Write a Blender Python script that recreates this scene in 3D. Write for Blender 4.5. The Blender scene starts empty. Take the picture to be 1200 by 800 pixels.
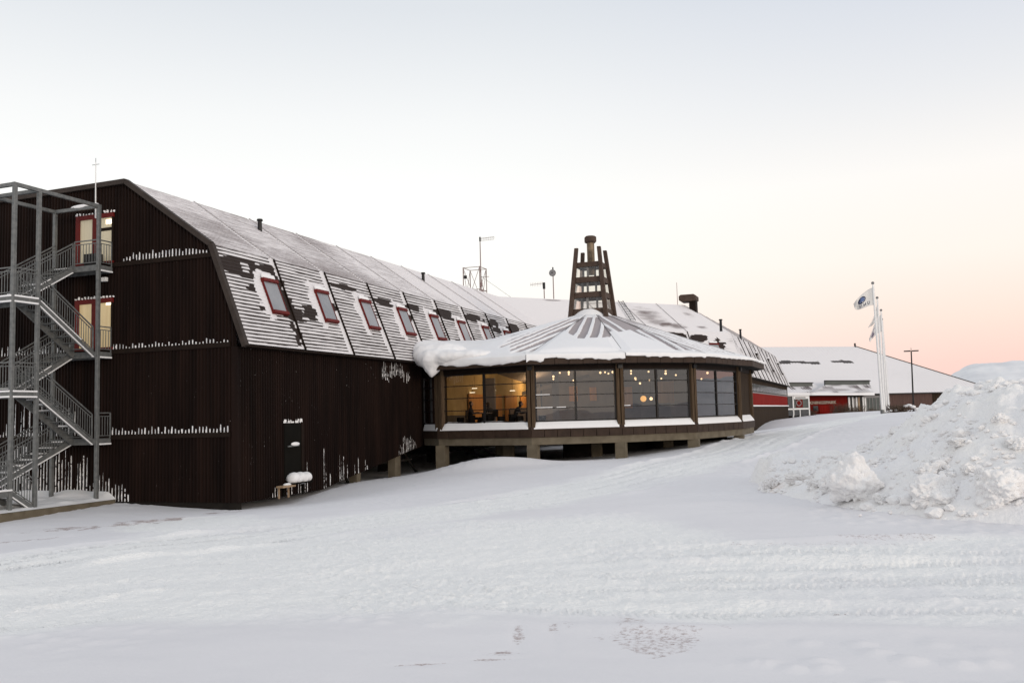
import bpy, bmesh, math, random
import numpy as np
from mathutils import Vector, Matrix, noise as mnoise
random.seed(7); rng = np.random.default_rng(7)
scn = bpy.context.scene
COL = scn.collection
R_ = math.radians

# ------------------------------------------------------------------ camera
FPX = 1064.8
yaw, pitch, roll = R_(-20.38), R_(4.667), R_(-1.539)
cp, sp = math.cos(pitch), math.sin(pitch)
FW = np.array([math.sin(yaw)*cp, math.cos(yaw)*cp, sp])
R0 = np.array([math.cos(yaw), -math.sin(yaw), 0.0]); U0 = np.cross(R0, FW)
RT = math.cos(roll)*R0 + math.sin(roll)*U0; UP = -math.sin(roll)*R0 + math.cos(roll)*U0
cam = bpy.data.objects.new('camera', bpy.data.cameras.new('camera')); COL.objects.link(cam)
M = Matrix.Identity(4)
for i in range(3):
    M[i][0] = RT[i]; M[i][1] = UP[i]; M[i][2] = -FW[i]
cam.matrix_world = M
cam.data.sensor_width = 36; cam.data.lens = 36*FPX/1200
cam.data.clip_start = 0.1; cam.data.clip_end = 30000
scn.camera = cam

def ray(x, y): return (x-600)/FPX*RT - (y-400)/FPX*UP + FW          # sight line of a spot measured in the photo
def onY(x, y, Y): d = ray(x, y); return d*(Y/d[1])
def onX(x, y, X): d = ray(x, y); return d*(X/d[0])
def onP(x, y, p0, n): d = ray(x, y); return d*(np.dot(p0, n)/np.dot(d, n))

# ------------------------------------------------------------------ noise
def _h(ix, iy, s):
    n = (ix.astype(np.int64)*374761393 + iy.astype(np.int64)*668265263 + s*1274126177) & 0xffffffff
    n = ((n ^ (n >> 13))*1274126177) & 0xffffffff
    return ((n ^ (n >> 16)) & 0xffffff)/float(0xffffff)
def vn(x, y, s=0):
    x = np.asarray(x, float); y = np.asarray(y, float)
    ix = np.floor(x); iy = np.floor(y); fx = x-ix; fy = y-iy
    fx = fx*fx*fx*(fx*(fx*6-15)+10); fy = fy*fy*fy*(fy*(fy*6-15)+10)
    a = _h(ix, iy, s); b = _h(ix+1, iy, s); c = _h(ix, iy+1, s); d = _h(ix+1, iy+1, s)
    return (a+(b-a)*fx)*(1-fy)+(c+(d-c)*fx)*fy
def fbm(x, y, o=4, s=0):
    t = 0; a = .5; n = 0
    for k in range(o):
        t = t+a*vn(x*2**k+17.3*k, y*2**k-9.1*k, s+k); n += a; a *= .5
    return t/n-.5
def worley(x, y, s=0):
    ix = np.floor(x); iy = np.floor(y); best = np.full(np.shape(x), 9.0)
    for dx in (-1, 0, 1):
        for dy in (-1, 0, 1):
            cx = ix+dx+_h(ix+dx, iy+dy, s); cy = iy+dy+_h(ix+dx, iy+dy, s+5)
            best = np.minimum(best, (cx-x)**2+(cy-y)**2)
    return np.sqrt(best)
def sstep(a, b, x):
    t = np.clip((np.asarray(x, float)-a)/(b-a), 0, 1); return t*t*(3-2*t)

# ------------------------------------------------------------------ materials
def newmat(name):
    m = bpy.data.materials.new(name); m.use_nodes = True
    nt = m.node_tree; b = nt.nodes['Principled BSDF']
    return m, nt, b
def lk(nt, a, b): nt.links.new(a, b)
def nd(nt, t, **k):
    n = nt.nodes.new(t)
    for a, v in k.items(): setattr(n, a, v)
    return n
def noisy(name, c1, c2, scale=4, rough=.7, metal=0, bump=0, stretch=(1, 1, 1), detail=4, spec=.5, bscale=None):
    m, nt, b = newmat(name)
    tc = nd(nt, 'ShaderNodeTexCoord'); mp = nd(nt, 'ShaderNodeMapping'); mp.inputs['Scale'].default_value = stretch
    lk(nt, tc.outputs['Object'], mp.inputs['Vector'])
    n = nd(nt, 'ShaderNodeTexNoise'); n.inputs['Scale'].default_value = scale; n.inputs['Detail'].default_value = detail
    lk(nt, mp.outputs[0], n.inputs['Vector'])
    r = nd(nt, 'ShaderNodeValToRGB'); r.color_ramp.elements[0].position = .3; r.color_ramp.elements[1].position = .7
    r.color_ramp.elements[0].color = (*c1, 1); r.color_ramp.elements[1].color = (*c2, 1)
    lk(nt, n.outputs['Fac'], r.inputs['Fac']); lk(nt, r.outputs['Color'], b.inputs['Base Color'])
    b.inputs['Roughness'].default_value = rough; b.inputs['Metallic'].default_value = metal
    b.inputs['Specular IOR Level'].default_value = spec
    if bump:
        bp = nd(nt, 'ShaderNodeBump'); bp.inputs['Strength'].default_value = .6; bp.inputs['Distance'].default_value = bump
        n2 = n
        if bscale:
            n2 = nd(nt, 'ShaderNodeTexNoise'); n2.inputs['Scale'].default_value = bscale; n2.inputs['Detail'].default_value = 6
            lk(nt, mp.outputs[0], n2.inputs['Vector'])
        lk(nt, n2.outputs['Fac'], bp.inputs['Height']); lk(nt, bp.outputs[0], b.inputs['Normal'])
    return m
SNOWC = (.83, .815, .815)
m_snow = noisy('snow', (.80, .785, .785), (.84, .83, .835), 1.2, .75, bump=.02, bscale=9, spec=.15)
m_snow_rough = noisy('rough_snow', (.80, .775, .765), (.86, .85, .85), 2.2, .8, bump=.06, bscale=11, spec=.12, detail=8)
def wall_mat():
    m, nt, b = newmat('dark_corrugated_metal')
    tc = nd(nt, 'ShaderNodeTexCoord')
    def nz(scale, stretch, det=5):
        mp = nd(nt, 'ShaderNodeMapping'); mp.inputs['Scale'].default_value = stretch; lk(nt, tc.outputs['Object'], mp.inputs[0])
        n = nd(nt, 'ShaderNodeTexNoise'); n.inputs['Scale'].default_value = scale; n.inputs['Detail'].default_value = det; lk(nt, mp.outputs[0], n.inputs['Vector']); return n
    n1 = nz(1.0, (2.5, 2.5, .22)); r = nd(nt, 'ShaderNodeValToRGB'); e = r.color_ramp.elements
    e[0].position = .3; e[0].color = (.0048, .0021, .0015, 1); e[1].position = .72; e[1].color = (.0155, .0072, .005, 1); lk(nt, n1.outputs['Fac'], r.inputs['Fac'])
    # specks and thin films of frost
    n2 = nz(26, (1, 1, .5), 3); n3 = nz(.7, (1, 1, 1), 4); ad = nd(nt, 'ShaderNodeMath', operation='MULTIPLY_ADD'); ad.inputs[1].default_value = .35; lk(nt, n3.outputs['Fac'], ad.inputs[0]); lk(nt, n2.outputs['Fac'], ad.inputs[2])
    mr = nd(nt, 'ShaderNodeMapRange'); mr.inputs['From Min'].default_value = .945; mr.inputs['From Max'].default_value = .985; mr.inputs['To Max'].default_value = .75; lk(nt, ad.outputs[0], mr.inputs['Value'])
    mx = nd(nt, 'ShaderNodeMix', data_type='RGBA'); mx.inputs['B'].default_value = (.55, .53, .53, 1); lk(nt, mr.outputs[0], mx.inputs['Factor']); lk(nt, r.outputs['Color'], mx.inputs['A']); lk(nt, mx.outputs['Result'], b.inputs['Base Color'])
    b.inputs['Roughness'].default_value = .72; b.inputs['Specular IOR Level'].default_value = .1; return m
m_wall = wall_mat()
m_band = noisy('brown_trim', (.011, .0065, .0045), (.017, .010, .007), 3, .7, spec=.1)
m_trim = noisy('roof_edge_trim', (.028, .020, .016), (.045, .033, .027), 3, .6, spec=.2)
m_red = noisy('red_paint', (.095, .007, .0055), (.135, .011, .008), 6, .6, spec=.2)
m_redwall = noisy('dark_red_boards', (.12, .008, .006), (.17, .012, .009), 2.5, .8, spec=.05, stretch=(3, 3, .3))
m_redwall2 = noisy('bright_red_boards', (.17, .010, .008), (.25, .016, .011), 2.5, .8, spec=.05, stretch=(3, 3, .3))
m_steel = noisy('galvanised_steel', (.11, .115, .115), (.19, .19, .185), 7, .55, metal=.3, spec=.4)
m_conc = noisy('weathered_concrete', (.095, .075, .048), (.15, .122, .083), 2.5, .85, bump=.01, bscale=20)
m_pillar = noisy('brown_timber', (.05, .032, .019), (.10, .067, .041), 5, .85, spec=.12, stretch=(6, 6, .35), bump=.006, bscale=6)
m_fascia = noisy('copper_brown_fascia', (.026, .015, .010), (.046, .027, .018), 3, .65, spec=.2)
m_clad = noisy('weathered_boards', (.016, .0105, .007), (.055, .038, .026), 2.2, .85, spec=.05, stretch=(6, 6, .25))
m_black = noisy('black_window_frame', (.008, .007, .007), (.013, .011, .011), 4, .5, spec=.3)
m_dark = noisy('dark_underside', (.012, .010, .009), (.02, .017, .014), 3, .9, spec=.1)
m_white = noisy('white_paint', (.72, .71, .70), (.8, .79, .78), 5, .5)
m_tower = noisy('tower_brown_paint', (.055, .036, .027), (.085, .058, .045), 4, .7, spec=.15)
m_door = noisy('dark_olive_door', (.0045, .004, .003), (.007, .006, .0045), 2, .8, spec=.08)
m_plank = noisy('bare_plank', (.30, .20, .12), (.40, .28, .18), 4, .7, stretch=(.4, 6, 6))
m_twig = noisy('bare_twigs', (.06, .04, .028), (.11, .075, .05), 6, .9)
m_brass = noisy('brass_pipe', (.10, .068, .042), (.20, .145, .09), 4, .45, metal=.4)
m_floor = noisy('interior_floor', (.05, .045, .045), (.08, .07, .07), 2, .6)
m_ceil = noisy('interior_ceiling_boards', (.50, .36, .17), (.62, .46, .24), 3, .7, stretch=(3, .4, 3))
m_iwall = noisy('interior_orange_panels', (.46, .20, .055), (.60, .28, .08), 2, .7, stretch=(3, 3, .3))
m_igrey = noisy('interior_grey_wall', (.14, .125, .13), (.22, .2, .2), 1.3, .8)
m_cloth = noisy('dark_clothing', (.016, .015, .018), (.03, .027, .03), 6, .9)
m_skin = noisy('skin', (.40, .24, .17), (.46, .29, .21), 6, .6)
m_hair = noisy('dark_hair', (.02, .013, .009), (.035, .022, .015), 10, .7)
m_grey = noisy('grey_plastic', (.16, .15, .15), (.22, .21, .21), 6, .6)
m_greenroof = noisy('dark_glazing_strip', (.03, .04, .037), (.06, .072, .066), 2, .35)

def glass(name, tint=(1, 1, 1), refl=1.0, rough=.0):
    m, nt, b = newmat(name); nt.nodes.remove(b)
    out = nt.nodes['Material Output']
    fr = nd(nt, 'ShaderNodeFresnel'); fr.inputs['IOR'].default_value = 1.75
    mu = nd(nt, 'ShaderNodeMath', operation='MULTIPLY'); mu.inputs[1].default_value = refl
    lk(nt, fr.outputs[0], mu.inputs[0])
    tr = nd(nt, 'ShaderNodeBsdfTransparent'); tr.inputs[0].default_value = (*tint, 1)
    gl = nd(nt, 'ShaderNodeBsdfGlossy'); gl.inputs['Roughness'].default_value = rough; gl.inputs[0].default_value = (.95, .95, .98, 1)
    mx = nd(nt, 'ShaderNodeMixShader')
    # slight waviness of the panes
    n = nd(nt, 'ShaderNodeTexNoise'); n.inputs['Scale'].default_value = 1.1
    bp = nd(nt, 'ShaderNodeBump'); bp.inputs['Strength'].default_value = .25; bp.inputs['Distance'].default_value = .03
    lk(nt, n.outputs['Fac'], bp.inputs['Height']); lk(nt, bp.outputs[0], gl.inputs['Normal'])
    lk(nt, mu.outputs[0], mx.inputs[0]); lk(nt, tr.outputs[0], mx.inputs[1]); lk(nt, gl.outputs[0], mx.inputs[2])
    lk(nt, mx.outputs[0], out.inputs['Surface'])
    return m
m_glass = glass('window_glass', (.74, .74, .74), 1.25)
m_towerglass = glass('lantern_glass', (.93, .92, .88), .7)
m_skyglass = noisy('skylight_glass', (.20, .205, .22), (.30, .30, .31), .8, .2, spec=.6)
m_blackglass = noisy('dark_glass', (.02, .022, .024), (.05, .05, .052), 1.2, .12, spec=.8)

def emis(name, c, s):
    m, nt, b = newmat(name)
    b.inputs['Base Color'].default_value = (*c, 1); b.inputs['Emission Color'].default_value = (*c, 1); b.inputs['Emission Strength'].default_value = s
    return m
m_lamp = emis('warm_lamp_glow', (1.0, .68, .36), 2.2)
m_tube = emis('ceiling_lamp_glow', (1.0, .85, .6), 2.5)
m_globe = emis('orange_globe_glow', (1.0, .50, .14), 1.1)
def litpane(name, top, bot, s):     # curtain lit from inside
    m, nt, b = newmat(name)
    tc = nd(nt, 'ShaderNodeTexCoord'); mp = nd(nt, 'ShaderNodeMapping'); mp.inputs['Scale'].default_value = (9, 9, .4)
    n = nd(nt, 'ShaderNodeTexNoise'); n.inputs['Scale'].default_value = 1.2; n.inputs['Detail'].default_value = 3
    lk(nt, tc.outputs['Object'], mp.inputs[0]); lk(nt, mp.outputs[0], n.inputs['Vector'])
    r = nd(nt, 'ShaderNodeValToRGB'); r.color_ramp.elements[0].position = .25; r.color_ramp.elements[1].position = .75
    r.color_ramp.elements[0].color = (*bot, 1); r.color_ramp.elements[1].color = (*top, 1)
    lk(nt, n.outputs['Fac'], r.inputs['Fac']); lk(nt, r.outputs['Color'], b.inputs['Base Color']); lk(nt, r.outputs['Color'], b.inputs['Emission Color'])
    b.inputs['Emission Strength'].default_value = s; b.inputs['Roughness'].default_value = .3
    return m
m_curtA = litpane('lit_curtain_pale', (.52, .46, .33), (.44, .38, .26), .26)
m_curtB = litpane('lit_curtain_warm', (.56, .44, .25), (.46, .34, .17), .36)

def striped(name, pitch, dark1, dark2):
    """Corrugated roof sheet: snow lies in the ribs; attribute 'cover' says how much of each rib is covered."""
    m, nt, b = newmat(name)
    uv = nd(nt, 'ShaderNodeUVMap'); sx = nd(nt, 'ShaderNodeSeparateXYZ'); lk(nt, uv.outputs[0], sx.inputs[0])
    d = nd(nt, 'ShaderNodeMath', operation='DIVIDE'); d.inputs[1].default_value = pitch; lk(nt, sx.outputs['Y'], d.inputs[0])
    f = nd(nt, 'ShaderNodeMath', operation='FRACT'); lk(nt, d.outputs[0], f.inputs[0])
    at = nd(nt, 'ShaderNodeAttribute'); at.attribute_name = 'cover'
    mp = nd(nt, 'ShaderNodeMapping'); mp.inputs['Scale'].default_value = (.9, 9, 1); lk(nt, uv.outputs[0], mp.inputs[0])
    n = nd(nt, 'ShaderNodeTexNoise'); n.inputs['Scale'].default_value = 2.2; n.inputs['Detail'].default_value = 5; lk(nt, mp.outputs[0], n.inputs['Vector'])
    s1 = nd(nt, 'ShaderNodeMath', operation='MULTIPLY_ADD'); s1.inputs[1].default_value = .5; s1.inputs[2].default_value = -.25; lk(nt, n.outputs['Fac'], s1.inputs[0])
    s2 = nd(nt, 'ShaderNodeMath', operation='ADD'); lk(nt, at.outputs['Fac'], s2.inputs[0]); lk(nt, s1.outputs[0], s2.inputs[1])
    s3 = nd(nt, 'ShaderNodeMath', operation='SUBTRACT'); lk(nt, s2.outputs[0], s3.inputs[0]); lk(nt, f.outputs[0], s3.inputs[1])
    mr = nd(nt, 'ShaderNodeMapRange'); mr.inputs['From Min'].default_value = -.16; mr.inputs['From Max'].default_value = .16; mr.inputs['To Max'].default_value = .90; lk(nt, s3.outputs[0], mr.inputs['Value'])
    n2 = nd(nt, 'ShaderNodeTexNoise'); n2.inputs['Scale'].default_value = .8; lk(nt, uv.outputs[0], n2.inputs['Vector'])
    r = nd(nt, 'ShaderNodeValToRGB'); r.color_ramp.elements[0].color = (*dark1, 1); r.color_ramp.elements[1].color = (*dark2, 1); lk(nt, n2.outputs['Fac'], r.inputs['Fac'])
    mx = nd(nt, 'ShaderNodeMix', data_type='RGBA'); mx.inputs['B'].default_value = (.80, .775, .785, 1)
    lk(nt, mr.outputs[0], mx.inputs['Factor']); lk(nt, r.outputs['Color'], mx.inputs['A']); lk(nt, mx.outputs['Result'], b.inputs['Base Color'])
    b.inputs['Roughness'].default_value = .7; b.inputs['Specular IOR Level'].default_value = .2
    return m
m_rooflow = striped('snow_striped_mansard', .15, (.022, .014, .0115), (.036, .025, .021))
m_roofup = striped('snow_dusted_roof', .14, (.15, .118, .115), (.21, .17, .165))
m_roofD = striped('snow_covered_ribbed_roof', .5, (.05, .045, .045), (.09, .08, .08))

def ground_mat():
    m, nt, b = newmat('snowy_ground')
    tc = nd(nt, 'ShaderNodeTexCoord')
    n = nd(nt, 'ShaderNodeTexNoise'); n.inputs['Scale'].default_value = .35; n.inputs['Detail'].default_value = 5; lk(nt, tc.outputs['Object'], n.inputs['Vector'])
    r = nd(nt, 'ShaderNodeValToRGB'); r.color_ramp.elements[0].position = .3; r.color_ramp.elements[1].position = .7
    r.color_ramp.elements[0].color = (.74, .722, .735, 1); r.color_ramp.elements[1].color = (.775, .757, .768, 1); lk(nt, n.outputs['Fac'], r.inputs['Fac'])
    # gravel and frozen soil showing through where the snow is scraped thin
    at = nd(nt, 'ShaderNodeAttribute'); at.attribute_name = 'gravel'
    g1 = nd(nt, 'ShaderNodeTexNoise'); g1.inputs['Scale'].default_value = 22; g1.inputs['Detail'].default_value = 6; g1.inputs['Roughness'].default_value = .75; lk(nt, tc.outputs['Object'], g1.inputs['Vector'])
    ad = nd(nt, 'ShaderNodeMath', operation='ADD'); lk(nt, g1.outputs['Fac'], ad.inputs[0]); lk(nt, at.outputs['Fac'], ad.inputs[1])
    mr = nd(nt, 'ShaderNodeMapRange'); mr.inputs['From Min'].default_value = 1.0; mr.inputs['From Max'].default_value = 1.22; lk(nt, ad.outputs[0], mr.inputs['Value'])
    gc = nd(nt, 'ShaderNodeTexNoise'); gc.inputs['Scale'].default_value = 40; lk(nt, tc.outputs['Object'], gc.inputs['Vector'])
    gr = nd(nt, 'ShaderNodeValToRGB'); gr.color_ramp.elements[0].color = (.14, .085, .075, 1); gr.color_ramp.elements[1].color = (.50, .39, .37, 1); lk(nt, gc.outputs['Fac'], gr.inputs['Fac'])
    mx = nd(nt, 'ShaderNodeMix', data_type='RGBA'); tk = nd(nt, 'ShaderNodeAttribute'); tk.attribute_name = 'track'
    cr = nd(nt, 'ShaderNodeMix', data_type='RGBA'); cr.inputs['B'].default_value = (.87, .86, .845, 1); lk(nt, tk.outputs['Fac'], cr.inputs['Factor']); lk(nt, r.outputs['Color'], cr.inputs['A'])     # freshly crushed snow is whiter
    lk(nt, mr.outputs[0], mx.inputs['Factor']); lk(nt, cr.outputs['Result'], mx.inputs['A']); lk(nt, gr.outputs['Color'], mx.inputs['B'])
    lk(nt, mx.outputs['Result'], b.inputs['Base Color'])
    fb = nd(nt, 'ShaderNodeTexNoise'); fb.inputs['Scale'].default_value = 22; fb.inputs['Detail'].default_value = 8; lk(nt, tc.outputs['Object'], fb.inputs['Vector'])
    st = nd(nt, 'ShaderNodeMath', operation='MULTIPLY_ADD'); st.inputs[1].default_value = .75; st.inputs[2].default_value = .12; lk(nt, tk.outputs['Fac'], st.inputs[0])
    bp = nd(nt, 'ShaderNodeBump'); bp.inputs['Distance'].default_value = .03; lk(nt, st.outputs[0], bp.inputs['Strength']); lk(nt, fb.outputs['Fac'], bp.inputs['Height'])
    lk(nt, bp.outputs[0], b.inputs['Normal'])
    b.inputs['Roughness'].default_value = .7; b.inputs['Specular IOR Level'].default_value = .15
    return m
m_ground = ground_mat()

# ------------------------------------------------------------------ mesh helpers
def tag(o, label=None, cat=None, group=None, kind=None):
    for k, v in (('label', label), ('category', cat), ('group', group), ('kind', kind)):
        if v: o[k] = v
    return o
def empty(name, loc, label, cat, group=None):
    o = bpy.data.objects.new(name, None); COL.objects.link(o); o.location = loc; o.empty_display_size = .3
    return tag(o, label, cat, group)
def wloc(o):
    l = Vector((0, 0, 0))
    while o is not None: l += o.location; o = o.parent
    return l
class MB:
    def __init__(s): s.v = []; s.f = []; s.uv = {}; s.sm = False
    def add(s, vs, fs):
        b = len(s.v); s.v += [tuple(float(c) for c in v) for v in vs]; s.f += [tuple(b+i for i in f) for f in fs]; return s
    def poly(s, pts): return s.add(pts, [tuple(range(len(pts)))])
    def box(s, lo, hi):
        x0, y0, z0 = lo; x1, y1, z1 = hi
        return s.add([(x0, y0, z0), (x1, y0, z0), (x1, y1, z0), (x0, y1, z0), (x0, y0, z1), (x1, y0, z1), (x1, y1, z1), (x0, y1, z1)],
                     [(3, 2, 1, 0), (4, 5, 6, 7), (0, 1, 5, 4), (1, 2, 6, 5), (2, 3, 7, 6), (3, 0, 4, 7)])
    def obox(s, c, a, b, n, ha, hb, hn):      # oriented box: centre, three axes, half sizes
        c, a, b, n = (Vector(q) for q in (c, a, b, n)); a.normalize(); b.normalize(); n.normalize()
        V = [c+a*(ha*i)+b*(hb*j)+n*(hn*k) for k in (-1, 1) for j, i in ((-1, -1), (-1, 1), (1, 1), (1, -1))]
        return s.add(V, [(3, 2, 1, 0), (4, 5, 6, 7), (0, 1, 5, 4), (1, 2, 6, 5), (2, 3, 7, 6), (3, 0, 4, 7)])
    def bar(s, p, q, w, h, up=(0, 0, 1)):
        p, q = Vector(p), Vector(q); d = (q-p); L = d.length; d.normalize(); u = Vector(up)
        a = d.cross(u)
        if a.length < 1e-4: a = d.cross(Vector((1, 0, 0)))
        a.normalize(); b = a.cross(d)
        return s.obox((p+q)/2, d, a, b, L/2, w/2, h/2)
    def tube(s, p, q, r0, r1=None, n=10, cap=True):
        r1 = r0 if r1 is None else r1
        p, q = Vector(p), Vector(q); d = (q-p).normalized(); a = d.orthogonal().normalized(); b = d.cross(a)
        V = []
        for c, r in ((p, r0), (q, r1)):
            V += [c+a*(r*math.cos(t*2*math.pi/n))+b*(r*math.sin(t*2*math.pi/n)) for t in range(n)]
        F = [(i, (i+1) % n, n+(i+1) % n, n+i) for i in range(n)]
        if cap: F += [tuple(range(n-1, -1, -1)), tuple(range(n, 2*n))]
        return s.add(V, F)
    def prism(s, pts, vec):
        n = len(pts); vec = Vector(vec); P = [Vector(p) for p in pts]
        V = P+[p+vec for p in P]
        return s.add(V, [tuple(range(n-1, -1, -1)), tuple(range(n, 2*n))]+[(i, (i+1) % n, n+(i+1) % n, n+i) for i in range(n)])
    def ball(s, c, r, seg=12, rings=8):
        rx, ry, rz = (r, r, r) if not hasattr(r, '__len__') else r
        V = [(c[0], c[1], c[2]-rz)]
        for i in range(1, rings):
            t = math.pi*i/rings-math.pi/2
            for j in range(seg):
                a = 2*math.pi*j/seg
                V.append((c[0]+rx*math.cos(t)*math.cos(a), c[1]+ry*math.cos(t)*math.sin(a), c[2]+rz*math.sin(t)))
        V.append((c[0], c[1], c[2]+rz)); F = []
        for j in range(seg):
            F.append((0, 1+(j+1) % seg, 1+j)); F.append((len(V)-1, len(V)-1-seg+j, len(V)-1-seg+(j+1) % seg))
        for i in range(rings-2):
            for j in range(seg):
                a = 1+i*seg+j; b = 1+i*seg+(j+1) % seg; F.append((a, b, b+seg, a+seg))
        return s.add(V, F)
    def build(s, name, mat, parent=None, smooth=False, bevel=0, kind=None, fix=True):
        me = bpy.data.meshes.new(name)
        off = wloc(parent) if parent is not None else Vector((0, 0, 0))
        me.from_pydata([(v[0]-off.x, v[1]-off.y, v[2]-off.z) for v in s.v], [], s.f); me.validate()
        if fix:
            bm = bmesh.new(); bm.from_mesh(me); bmesh.ops.recalc_face_normals(bm, faces=bm.faces); bm.to_mesh(me); bm.free()
        if smooth:
            for p in me.polygons: p.use_smooth = True
        me.materials.append(mat)
        o = bpy.data.objects.new(name, me); COL.objects.link(o)
        if parent is not None: o.parent = parent
        if bevel:
            md = o.modifiers.new('bevel', 'BEVEL'); md.width = bevel; md.segments = 2; md.limit_method = 'ANGLE'
        if kind: o['kind'] = kind
        return o
def np_mesh(name, V, F, mat, attrs=None, uv=None, smooth=True, parent=None):
    off = wloc(parent) if parent is not None else Vector((0, 0, 0))
    V = np.asarray(V, np.float32)-np.array(off, np.float32); F = np.asarray(F, np.int32)
    me = bpy.data.meshes.new(name); k = F.shape[1]
    me.vertices.add(len(V)); me.vertices.foreach_set('co', V.ravel())
    me.loops.add(F.size); me.loops.foreach_set('vertex_index', F.ravel())
    me.polygons.add(len(F)); me.polygons.foreach_set('loop_start', np.arange(0, F.size, k, dtype=np.int32))
    me.polygons.foreach_set('loop_total', np.full(len(F), k, np.int32))
    me.polygons.foreach_set('use_smooth', np.full(len(F), smooth))
    me.update(calc_edges=True); me.validate()
    for nme, a in (attrs or {}).items():
        at = me.attributes.new(nme, 'FLOAT', 'POINT'); at.data.foreach_set('value', np.asarray(a, np.float32).ravel())
    if uv is not None:
        l = me.uv_layers.new(name='UVMap'); l.data.foreach_set('uv', np.asarray(uv, np.float32)[F.ravel()].ravel())
    me.materials.append(mat)
    o = bpy.data.objects.new(name, me); COL.objects.link(o)
    if parent is not None: o.parent = parent
    return o
def grid_faces(nu, nv, flip=False):
    i, j = np.meshgrid(np.arange(nu-1), np.arange(nv-1), indexing='ij')
    a = i*nv+j; F = np.stack([a, a+nv, a+nv+1, a+1], -1).reshape(-1, 4)
    return F[:, ::-1] if flip else F
def copy_tree(o, parent=None, loc=None):
    c = o.copy(); COL.objects.link(c)
    if parent is not None: c.parent = parent
    if loc is not None: c.location = loc
    for ch in list(o.children): copy_tree(ch, c)
    return c

# ------------------------------------------------------------------ terrain
CP = []
def cpt(x, y, z): CP.append((x, y, z))
def cpy(px, py, Y): cpt(*onY(px, py, Y))
XW = -19.97; YG = 26.247
for q in ((280, 597), (335, 590), (376, 577), (420, 565), (470, 558)): cpt(*onX(*q, XW))
for q in ((522, 550, 39.6), (625, 541.5, 38.6), (731, 536.5, 40.3), (810, 524, 43.2), (862, 513.5, 48.6), (900, 503, 70), (930, 493, 90), (1000, 485, 118), (1035, 484.5, 75), (960, 486, 112), (1000, 484, 130), (960, 485, 130), (1040, 484, 122), (1060, 486, 92)): cpy(*q)
for q in ((0, 0, -1.66), (-4, 2, -1.72), (5, 2, -1.6), (-3, 8, -1.72), (4, 9, -1.62), (-8, 8, -1.85), (10, 14, -1.45), (0, 14, -1.56), (-1.7, 19, -1.6), (2, 22, -1.5), (-7, 16, -1.80), (-13, 18, -2.25), (-8, 26, -1.95), (-13, 27, -2.3),
          (-9, 33, -1.92), (-4, 30, -1.7), (-2, 40, -1.5), (16, 22, -1.0), (12, 40, -.8), (25, 70, -.2), (15, 120, -.6), (30, 160, 0),
          (-25.3, 26, -2.8), (-25.3, 22, -2.92), (-24, 14, -2.9), (-32, 20, -3.1), (-33, 30, -3.0), (-16, 9, -2.3), (-30, 5, -3.0), (-15, -8, -2.0), (10, -12, -1.3),
          (-45, 45, -3.1), (-30, 44, -2.9), (-25, 60, -2.3), (-14, 48, -2.3), (-14, 60, -2.1), (-10, 80, -2.2), (-20, 80, -2.4), (-10, 118, -2.1), (-30, 120, -2.6), (-50, 90, -3.2), (-2, 150, -1.0)): cpt(*q)
CP = np.array(CP)
def tps_fit(P, lam=.02):
    n = len(P); d = np.hypot(P[:, None, 0]-P[None, :, 0], P[:, None, 1]-P[None, :, 1]); K = np.where(d > 0, d*d*np.log(d+1e-9), 0)+lam*np.eye(n)*10
    T = np.c_[np.ones(n), P[:, :2]]; A = np.block([[K, T], [T.T, np.zeros((3, 3))]])
    return np.linalg.solve(A, np.r_[P[:, 2], 0, 0, 0])
TW = tps_fit(CP)
def ground0(x, y):
    x = np.asarray(x, float); y = np.asarray(y, float); z = TW[-3]+TW[-2]*x+TW[-1]*y
    for (px, py, _), w in zip(CP, TW[:len(CP)]):
        d2 = (x-px)**2+(y-py)**2; z = z+w*.5*d2*np.log(d2+1e-9)
    r = np.hypot(x, y-40); f = sstep(110, 210, r)
    far = -2.5-np.minimum(r-110, 2500)*.0016*sstep(110, 400, r)
    z = np.clip(z, -4.5, 1.0)
    # a wind-packed drift in front of the restaurant
    z = z+.42*np.exp(-(((x+14.6)/2.6)**2+((y-36.6)/1.1)**2))
    return z*(1-f)+far*f
def ghit(px, py, H=None, t0=3.0, t1=220):
    H = H or ground0
    d = ray(px, py); t = np.exp(np.linspace(math.log(t0), math.log(t1), 1500)); P = d[None]*t[:, None]
    below = P[:, 2] < H(P[:, 0], P[:, 1]); i = int(np.argmax(below)) if below.any() else len(t)-1
    return P[i]
def polyd(x, y, pts):     # distance from a polyline, and length along it
    best = np.full(np.shape(x), 1e9); al = np.zeros(np.shape(x)); sg = np.zeros(np.shape(x)); L = 0
    for a, b in zip(pts[:-1], pts[1:]):
        e = b-a; l = np.hypot(*e); e = e/l; t = np.clip((x-a[0])*e[0]+(y-a[1])*e[1], 0, l)
        dx = x-a[0]-e[0]*t; dy = y-a[1]-e[1]*t; d = np.hypot(dx, dy); m = d < best
        best = np.where(m, d, best); al = np.where(m, L+t, al); sg = np.where(m, np.sign(dx*e[1]-dy*e[0]), sg); L += l
    return best, al, sg
def path(*pp): return [ghit(*q)[:2] for q in pp]
def fine(P, n=6):         # smooth a polyline
    P = np.array(P)
    for _ in range(3):
        Q = [P[0]]
        for a, b in zip(P[:-1], P[1:]): Q += [a*.75+b*.25, a*.25+b*.75]
        P = np.array(Q+[P[-1]])
    return list(P)
road_cross = fine(path((1330, 655), (1150, 657), (900, 663), (600, 672), (300, 690), (0, 712), (-120, 722)))
road_up = fine(path((-60, 668), (150, 640), (400, 612), (610, 588), (740, 560), (860, 528), (950, 500), (1010, 488)))
road_left = fine(path((-200, 700), (0, 680), (180, 655), (380, 640), (600, 632)))
road_low = fine(path((1330, 690), (1000, 688), (640, 690), (350, 650), (200, 610)))
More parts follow.
